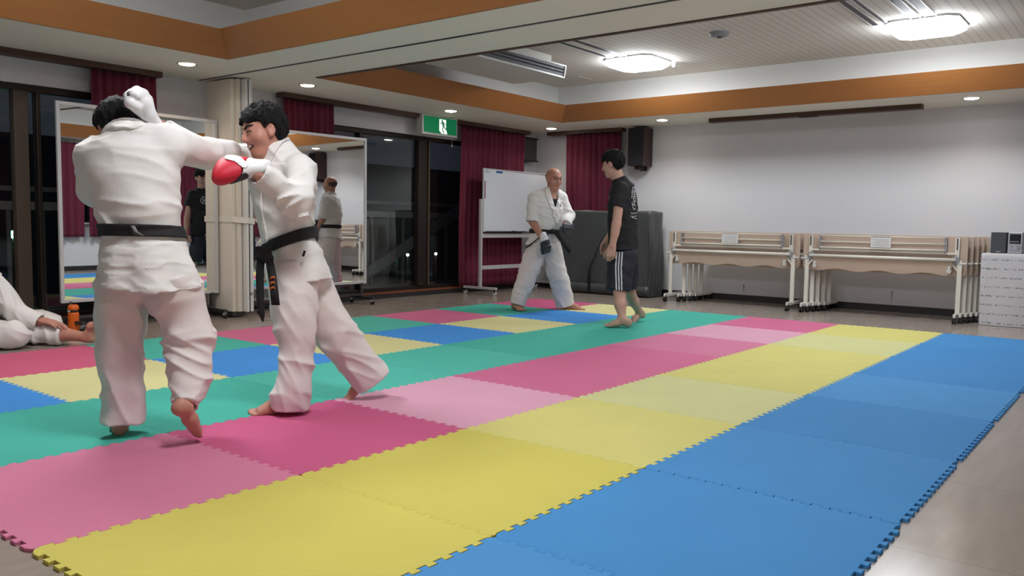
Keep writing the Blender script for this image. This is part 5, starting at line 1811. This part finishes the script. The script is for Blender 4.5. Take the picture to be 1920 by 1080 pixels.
sdf_obj('back_print', strokes(pr_, 0.0055), (cx-0.08, -0.3, cz-0.16), (cx+0.07, 0.05, cz+0.16), 0.0035, MT['print'], tee)
sdf_obj('back_print_rows', strokes(rows_, 0.0042), (cx-0.08, -0.3, cz-0.23), (cx+0.07, 0.05, cz-0.12), 0.0035, MT['print'], tee)
# chest emblem: ring with two strokes, on the far side, seen in the mirror
Fc = np.stack([nrm((.46, .89, 0)), nrm((-.89, .46, 0)), V3(0, 0, 1)])
cc = np.array((-0.073, 0.000, 1.282))
def chest(P):
    q = (P-cc)@Fc.T
    r_ = np.sqrt((q[:, 0]+0.03)**2+q[:, 2]**2)
    Q = np.stack([q[:, 0]+0.03, np.zeros(len(P)), q[:, 2]], 1)
    g = np.minimum(np.abs(r_-0.052)-0.005, np.minimum(path(Q, [(-.022, 0, .03), (-.012, 0, 0), (-.02, 0, -.032)]), path(Q, [(.022, 0, .03), (.006, 0, 0), (.02, 0, -.032)]))-0.007)
    return np.maximum(np.maximum(np.abs(C_tee(P)-0.001)-0.004, g), -q[:, 1])
sdf_obj('chest_emblem', chest, (-0.35, -0.2, cc[2]-0.1), (0.1, 0.4, cc[2]+0.1), 0.004, MT['print'], tee)
face_parts(pc, C_hc, C_hF, 1.1, C_skin, open_mouth=1.0)
tag(pc, 'person with black hair in a black tee and black shorts with three white stripes', 'person')

# ================= bald fighter =================
pd = person('person', (6.90, 5.10, 0))
sD = (.88, .42, 0)
D_torso = stations([
    ((0.002, 0.000, 0.842), sD, .165, .135), ((0.006, 0.000, 0.949), sD, .165, .135), ((0.022, 0.000, 1.074), sD, .190, .155), ((0.039, 0.000, 1.212), sD, .205, .150),
    ((0.055, 0.000, 1.325), sD, .190, .120), ((0.079, 0.000, 1.387), sD, .110, .085), ((0.091, 0.000, 1.425), sD, .072, .066)])
D_near = [np.array(p) for p in ((-0.115, -0.050, 1.308), (-0.136, -0.100, 1.034), (-0.024, -0.200, 0.845))]
D_far = [np.array(p) for p in ((0.197, 0.060, 1.304), (0.287, 0.020, 1.110), (0.240, -0.160, 1.015))]
def D_jacket(P):
    fo = lambda P, t, a: cloth(P, 0.006, 51.0)
    d = loft(P, D_torso, fo)
    d = smin(d, chain(P, [(-0.096, -0.040, 1.309), (0.184, 0.050, 1.328)], [.075, .075]), 0.04)
    e = chain(P, [D_near[0], D_near[1]], [.080, .082])-wr(P, (0.3, 0.2, 1), 46, 0.008, 3)
    e = np.maximum(e, (P-D_near[1])@nrm(D_near[1]-D_near[0]))
    e = np.maximum(e, -ell(P, D_near[1], (.062, .062, .04)))
    g = chain(P, D_far, [.078, .072, .062])-wr(P, (0.3, 0.2, 1), 46, 0.008, 5)
    g = np.maximum(g, (P-D_far[2])@nrm(D_far[2]-D_far[1]))
    d = smin(smin(d, e, 0.03), g, 0.03)
    v = np.maximum(cap(rz(P), flat([(0.117, -0.100, 1.421)])[0], flat([(0.128, -0.100, 1.193)])[0], .062, .006), P[:, 1]+0.045)
    d = smax(d, -v, 0.008)
    return d
D_sk = stations([((0.001, 0.000, 0.886), sD, .168, .138), ((-0.004, 0.000, 0.791), sD, .182, .155), ((-0.021, 0.000, 0.722), sD, .205, .172)])
def D_skirt(P):
    fo = lambda P, t, a: cloth(P, 0.004, 57.0)+0.006*np.sin(6*a)
    d = loft(P, D_sk, fo)
    return np.maximum(d, -ell(P, D_sk[-1][0], (.165, .15, .03)))
D_legL = stations([((-0.080, -0.030, 0.791), X_, .110, .13), ((-0.121, -0.050, 0.603), X_, .120, .13), ((-0.182, -0.080, 0.434), X_, .118, .125), ((-0.248, -0.120, 0.248), X_, .100, .11), ((-0.301, -0.150, 0.061), X_, .078, .10)])
D_legR = stations([((0.078, 0.000, 0.793), X_, .105, .13), ((0.126, 0.010, 0.604), X_, .118, .13), ((0.168, 0.020, 0.433), X_, .116, .125), ((0.224, 0.040, 0.242), X_, .108, .11), ((0.274, 0.060, 0.043), X_, .104, .105)])
def D_pants(P):
    f1 = lambda P, t, a: wr(P, (0.9, 0.3, 0.5), 30, 0.010, 61.5)+wr(P, (0.2, 0.2, 1), 46, 0.005, 2.2)
    a, b = loft(P, D_legL, f1), loft(P, D_legR, f1)
    a = np.maximum(a, -ell(P, D_legL[-1][0], (.062, .085, .03)))
    b = np.maximum(b, -ell(P, D_legR[-1][0], (.088, .09, .03)))
    hip = ell(P, (-0.003, 0.000, 0.747), (.155, .150, .11))
    return np.minimum(smin(a, hip, 0.05), smin(b, hip, 0.05))
D_hc = np.array((0.101, -0.010, 1.537))
D_hF = frame((.50, -.80, -.20), (.05, 0, 1))
dl = np.array((-0.338, -0.100, 0.006))
fD1 = foot_prims(dl, dl+np.array((.07, -.13, 0)), (0, 0, 1), (-.85, -.5, 0), 1.05, (-0.314, -0.120, 0.071))
dr_ = np.array((0.288, 0.060, -0.008))
fD2 = foot_prims(dr_, dr_+np.array((.155, -.03, 0)), (0, 0, 1), (.1, .98, 0), 1.05, (0.293, 0.060, 0.056))
def D_skin(P):
    d = head_skin(P, D_hc, D_hF, 1.12, fat=1.03)
    d = smin(d, chain(P, [(0.096, 0.000, 1.481), (0.086, 0.000, 1.363)], [.060, .068]), 0.03)
    d = smin(d, ell(P, (0.094, -0.020, 1.238), (.11, .085, .11)), 0.04)
    d = smin(d, chain(P, [(0.044, 0.000, 1.262), (0.022, 0.000, 1.074), (-0.003, 0.000, 0.760)], [.10, .11, .11], 0.05), 0.05)
    d = smin(d, chain(P, D_near, [.052, .046, .034], 0.02), 0.03)
    d = smin(d, chain(P, D_far, [.052, .042, .032], 0.02), 0.03)
    d = smin(d, chain(P, [(-0.085, -0.030, 0.728), (-0.193, -0.090, 0.384), (-0.314, -0.130, 0.059)], [.08, .055, .040], 0.02), 0.03)
    d = smin(d, chain(P, [(0.092, 0.000, 0.730), (0.189, 0.030, 0.382), (0.286, 0.060, 0.050)], [.08, .055, .040], 0.02), 0.03)
    d = smin(d, prims(P, fD1), 0.02)
    d = smin(d, prims(P, fD2), 0.02)
    return d
sdf_obj('body', D_skin, (-0.55, -0.45, -0.01), (0.6, 0.4, 1.7), 0.0065, MT['skinred'], pd)
sdf_obj('hair', lambda P: np.maximum(hair_sdf(P, D_hc, D_hF, 1.12, 0.003, 0.25, 0.001, -0.05), np.maximum(((P-D_hc)@D_hF.T)[:, 2]-0.03, ((P-D_hc)@D_hF.T)[:, 1]+0.03)), D_hc-0.16, D_hc+0.16, 0.004, MT['stubble'], pd)
sdf_obj('jacket', D_jacket, (-0.4, -0.4, 0.75), (0.45, 0.35, 1.5), 0.007, MT['gi'], pd)
sdf_obj('jacket_skirt', D_skirt, (-0.4, -0.35, 0.6), (0.4, 0.35, 0.95), 0.007, MT['gi'], pd)
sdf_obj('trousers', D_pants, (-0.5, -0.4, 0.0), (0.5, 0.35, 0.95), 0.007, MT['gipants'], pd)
sdf_obj('undershirt', lambda P: np.maximum(D_skin(P)-0.010, np.maximum(ell(P, (0.117, -0.060, 1.225), (.075, .16, .10)), P[:, 2]-(0.118, 0.000, 1.307)[2])), (-0.2, -0.3, 1.0), (0.3, 0.2, 1.4), 0.006, MT['tee'], pd)
Dl1 = flat([(0.016, 0.000, 1.411), (0.030, 0.000, 1.349), (0.082, 0.000, 1.225), (0.135, 0.000, 1.126), (0.162, 0.000, 0.989)])
Dl2 = flat([(0.179, 0.000, 1.401), (0.181, 0.000, 1.327), (0.152, 0.000, 1.214), (0.110, 0.000, 1.113)])
def D_lapel(P):
    j = D_jacket(P)
    d = np.maximum(np.abs(j-0.006)-0.009, np.minimum(path(rz(P), Dl1), path(rz(P), Dl2))-0.024)
    return np.maximum(d, P[:, 1]-0.02)
sdf_obj('lapel', D_lapel, (-0.2, -0.32, 0.85), (0.35, 0.1, 1.5), 0.006, MT['gi'], pd)
D_waist = lambda P: np.minimum(loft(P, D_torso), loft(P, D_sk))
obd = sdf_obj('belt', belt_sdf(D_waist, (0.000, 0.000, 0.923), (0.03, 0, 1), 0.026, 0.014, 0.016), (-0.35, -0.35, 0.78), (0.35, 0.35, 1.1), 0.006, MT['blackbelt'], pd)
kd = np.array((0.105, -0.170, 0.927))
sdf_obj('belt_knot', lambda P: ell(P, kd, (.045, .030, .032))-0.003*np.sin(90*P[:, 0]), kd-0.08, kd+0.08, 0.006, MT['blackbelt'], obd)
ribbon('belt_tail', [(0.129, -0.190, 0.909), (0.191, -0.220, 0.830), (0.254, -0.220, 0.751), (0.299, -0.210, 0.690)], .045, MT['blackbelt'], obd, sidev=(.7, 0, .7))
ribbon('belt_tail', [(0.055, -0.190, 0.908), (-0.068, -0.200, 0.851), (-0.152, -0.180, 0.775), (-0.213, -0.160, 0.736)], .040, MT['blackbelt'], obd, sidev=(.5, 0, .85))
gn = nrm(D_near[2]-D_near[1])
g1 = D_near[2]+np.array((.03, -.02, -.075))
gdn = nrm((.35, -.1, -.9))
def Dg1(P):
    return glove_sdf(P, g1, gdn, (-.3, .9, 0), (.9, .2, .2), 1.15, 0.005)
o1 = sdf_obj('glove', lambda P: np.maximum(Dg1(P), 0.012-((P-g1)@gdn+0.055)), g1-0.16, g1+0.16, 0.006, MT['blackglove'], pd)
sdf_obj('glove_cuff', lambda P: np.maximum(Dg1(P)-0.004, (P-g1)@gdn+0.045), g1-0.16, g1+0.18, 0.006, MT['whiteglove'], o1)
g2 = D_far[2]+np.array((.03, -.05, -.035))
gd2 = nrm((.35, -.75, -.35))
def Dg2(P):
    return glove_sdf(P, g2, gd2, (-.2, .2, -.9), (-.9, .1, .1), 1.15, 0.005)
o2 = sdf_obj('glove', lambda P: np.maximum(Dg2(P), 0.012-((P-g2)@gd2+0.055)), g2-0.16, g2+0.16, 0.006, MT['blackglove'], pd)
sdf_obj('glove_cuff', lambda P: np.maximum(Dg2(P)-0.004, (P-g2)@gd2+0.045), g2-0.16, g2+0.16, 0.006, MT['whiteglove'], o2)
face_parts(pd, D_hc, D_hF, 1.12, D_skin, brow='stubble')
tag(pd, 'bald person in a white karate uniform and black gloves, standing wide near the whiteboard', 'person')

# ================= person sitting at the left edge =================
pe = person('person', (1.75, 6.40, FLOOR))
sE = (.75, .65, 0)
E_torso = stations([
    ((-0.516, 0.050, 0.091), sE, .185, .150), ((-0.495, 0.050, 0.220), sE, .180, .145), ((-0.458, 0.040, 0.359), sE, .195, .145), ((-0.430, 0.030, 0.480), sE, .200, .130),
    ((-0.413, 0.020, 0.549), sE, .150, .100), ((-0.398, 0.000, 0.606), sE, .075, .070)])
E_arm = [np.array(p) for p in ((-0.229, -0.060, 0.490), (-0.077, -0.060, 0.273), (0.103, -0.040, 0.193))]
E_armf = [np.array(p) for p in ((-0.635, 0.120, 0.457), (-0.663, 0.200, 0.210), (-0.359, 0.060, 0.135))]
def E_jacket(P):
    fo = lambda P, t, a: cloth(P, 0.010, 71.0)
    d = loft(P, E_torso, fo)
    d = smin(d, chain(P, [(-0.263, -0.060, 0.489), (-0.596, 0.100, 0.472)], [.075, .075]), 0.04)
    e = chain(P, E_arm, [.080, .080, .066])-wr(P, (0.8, 0.2, .5), 40, 0.012, 3)
    e = np.maximum(e, (P-E_arm[2])@nrm(E_arm[2]-E_arm[1]))
    e = np.maximum(e, -ell(P, E_arm[2], (.05, .05, .05)))
    g = chain(P, E_armf, [.078, .072, .060])-wr(P, (0.3, 0.2, 1), 46, 0.008, 5)
    sk = ell(P, (-0.428, 0.000, 0.099), (.24, .20, .085))-cloth(P, .008, 3)
    d = smin(smin(smin(d, e, 0.04), g, 0.03), sk, 0.04)
    return np.maximum(d, 0.004-P[:, 2])
def E_pants(P):
    w = wr(P, (0.9, 0.3, 0.5), 34, 0.014, 81.5)+wr(P, (0.2, 0.2, 1), 46, 0.006, 2.2)
    a = chain(P, [(-0.390, 0.040, 0.094), (-0.079, 0.020, 0.102), (0.269, -0.010, 0.086)], [.10, .088, .072], 0.03)-w
    a = np.maximum(a, (P-np.array((0.273, -0.010, 0.086)))@nrm((1, 0, -.1)))
    a = np.maximum(a, -ell(P, (0.282, -0.010, 0.086), (.05, .055, .055)))
    b = chain(P, [(-0.369, -0.060, 0.095), (0.026, -0.240, 0.113), (-0.229, -0.340, 0.098)], [.10, .085, .065], 0.04)-w
    return np.maximum(np.minimum(a, b), 0.004-P[:, 2])
eh = np.array((0.502, -0.020, 0.035))
fE = foot_prims(eh+np.array((.03, 0, .02)), eh+np.array((.05, -.02, .13)), (-.95, 0, .25), (.1, -1, 0), 1.0, (0.452, -0.020, 0.073))
eh2 = np.array((-0.265, -0.360, 0.084))
fE2 = foot_prims(eh2+np.array((0, 0, -.02)), eh2+np.array((-.14, .06, -.02)), (0, 0, 1), (.3, .9, 0), 1.0, (-0.229, -0.340, 0.106))
E_hand = hand_prims(E_arm[2]+np.array((.02, -.01, .012)), nrm((.97, -.08, -.16)), (0, .15, -1), (.2, .95, .1), 0.20, 1.1)
E_hf = hand_prims(E_armf[2], nrm((.9, -.2, -.3)), (0, 0, -1), (.1, .95, 0), 0.3, 1.0)
E_hc = np.array((-0.464, -0.020, 0.761))
E_hF = frame((.75, -.60, -.25), (.0, 0, 1))
def E_skin(P):
    d = head_skin(P, E_hc, E_hF, 1.05)
    d = smin(d, chain(P, [(-0.463, 0.000, 0.681), (-0.416, 0.000, 0.567)], [.058, .068]), 0.03)
    d = smin(d, chain(P, [(-0.431, 0.030, 0.467), (-0.468, 0.040, 0.316), (-0.507, 0.050, 0.108)], [.10, .11, .11], 0.05), 0.05)
    d = smin(d, chain(P, E_arm, [.050, .044, .032], 0.02), 0.03)
    d = smin(d, chain(P, E_armf, [.050, .042, .030], 0.02), 0.03)
    d = smin(d, prims(P, E_hand), 0.012)
    d = smin(d, prims(P, E_hf), 0.012)
    d = smin(d, chain(P, [(-0.411, 0.040, 0.094), (0.076, 0.010, 0.097), (0.257, -0.010, 0.094), (0.452, -0.020, 0.073)], [.08, .058, .056, .036], 0.03), 0.03)
    d = smin(d, chain(P, [(-0.369, -0.060, 0.091), (0.008, -0.230, 0.107), (-0.229, -0.340, 0.098)], [.08, .052, .036], 0.03), 0.03)
    d = smin(d, prims(P, fE), 0.02)
    d = smin(d, prims(P, fE2), 0.02)
    return np.maximum(d, 0.001-P[:, 2])
sdf_obj('body', E_skin, (-0.95, -0.6, -0.005), (0.8, 0.4, 1.0), 0.0065, MT['skinred'], pe)
sdf_obj('hair', lambda P: hair_sdf(P, E_hc, E_hF, 1.05, 0.016, 0.048, 0.005, -0.065), E_hc-0.17, E_hc+0.17, 0.006, MT['hair'], pe)
sdf_obj('jacket', E_jacket, (-0.95, -0.4, -0.005), (0.5, 0.5, 0.85), 0.008, MT['gi'], pe)
sdf_obj('trousers', E_pants, (-0.95, -0.6, -0.005), (0.6, 0.4, 0.35), 0.008, MT['gi'], pe)
face_parts(pe, E_hc, E_hF, 1.05, E_skin)
tag(pe, 'person in a white uniform sitting on the floor at the left edge', 'person')
# folded cloth with a dark patch beside the sitting person's hand
fc = person('folded_towel', (1.75, 6.40, FLOOR))
tw = [(-0.174, 0.300, 0.238), (-0.085, 0.300, 0.244), (0.003, 0.300, 0.218), (0.080, 0.280, 0.195), (0.118, 0.240, 0.138)]
L1, L2, L3 = [], [], []
for i, q in enumerate(tw):
    L1.append((q[0], q[1]+0.03, max(0.02, q[2])))
    L2.append((q[0]+0.01, q[1]-0.06, max(0.015, q[2]-0.03)))
    L3.append((q[0]-0.02, q[1]-0.16, 0.012))
MB().grid([L1, L2, L3]).build('towel_cloth', MT['gi'], fc, solid=0.012)
MB().grid([[(q[0]-0.01, q[1]-0.02, q[2]-0.045) for q in L2], [(q[0]-0.01, q[1]-0.05, 0.014) for q in L3]]).build('dark_lining', MT['shorts'], fc, solid=0.01)
tag(fc, 'crumpled white cloth with dark lining behind the sitting person\'s hand', 'cloth')
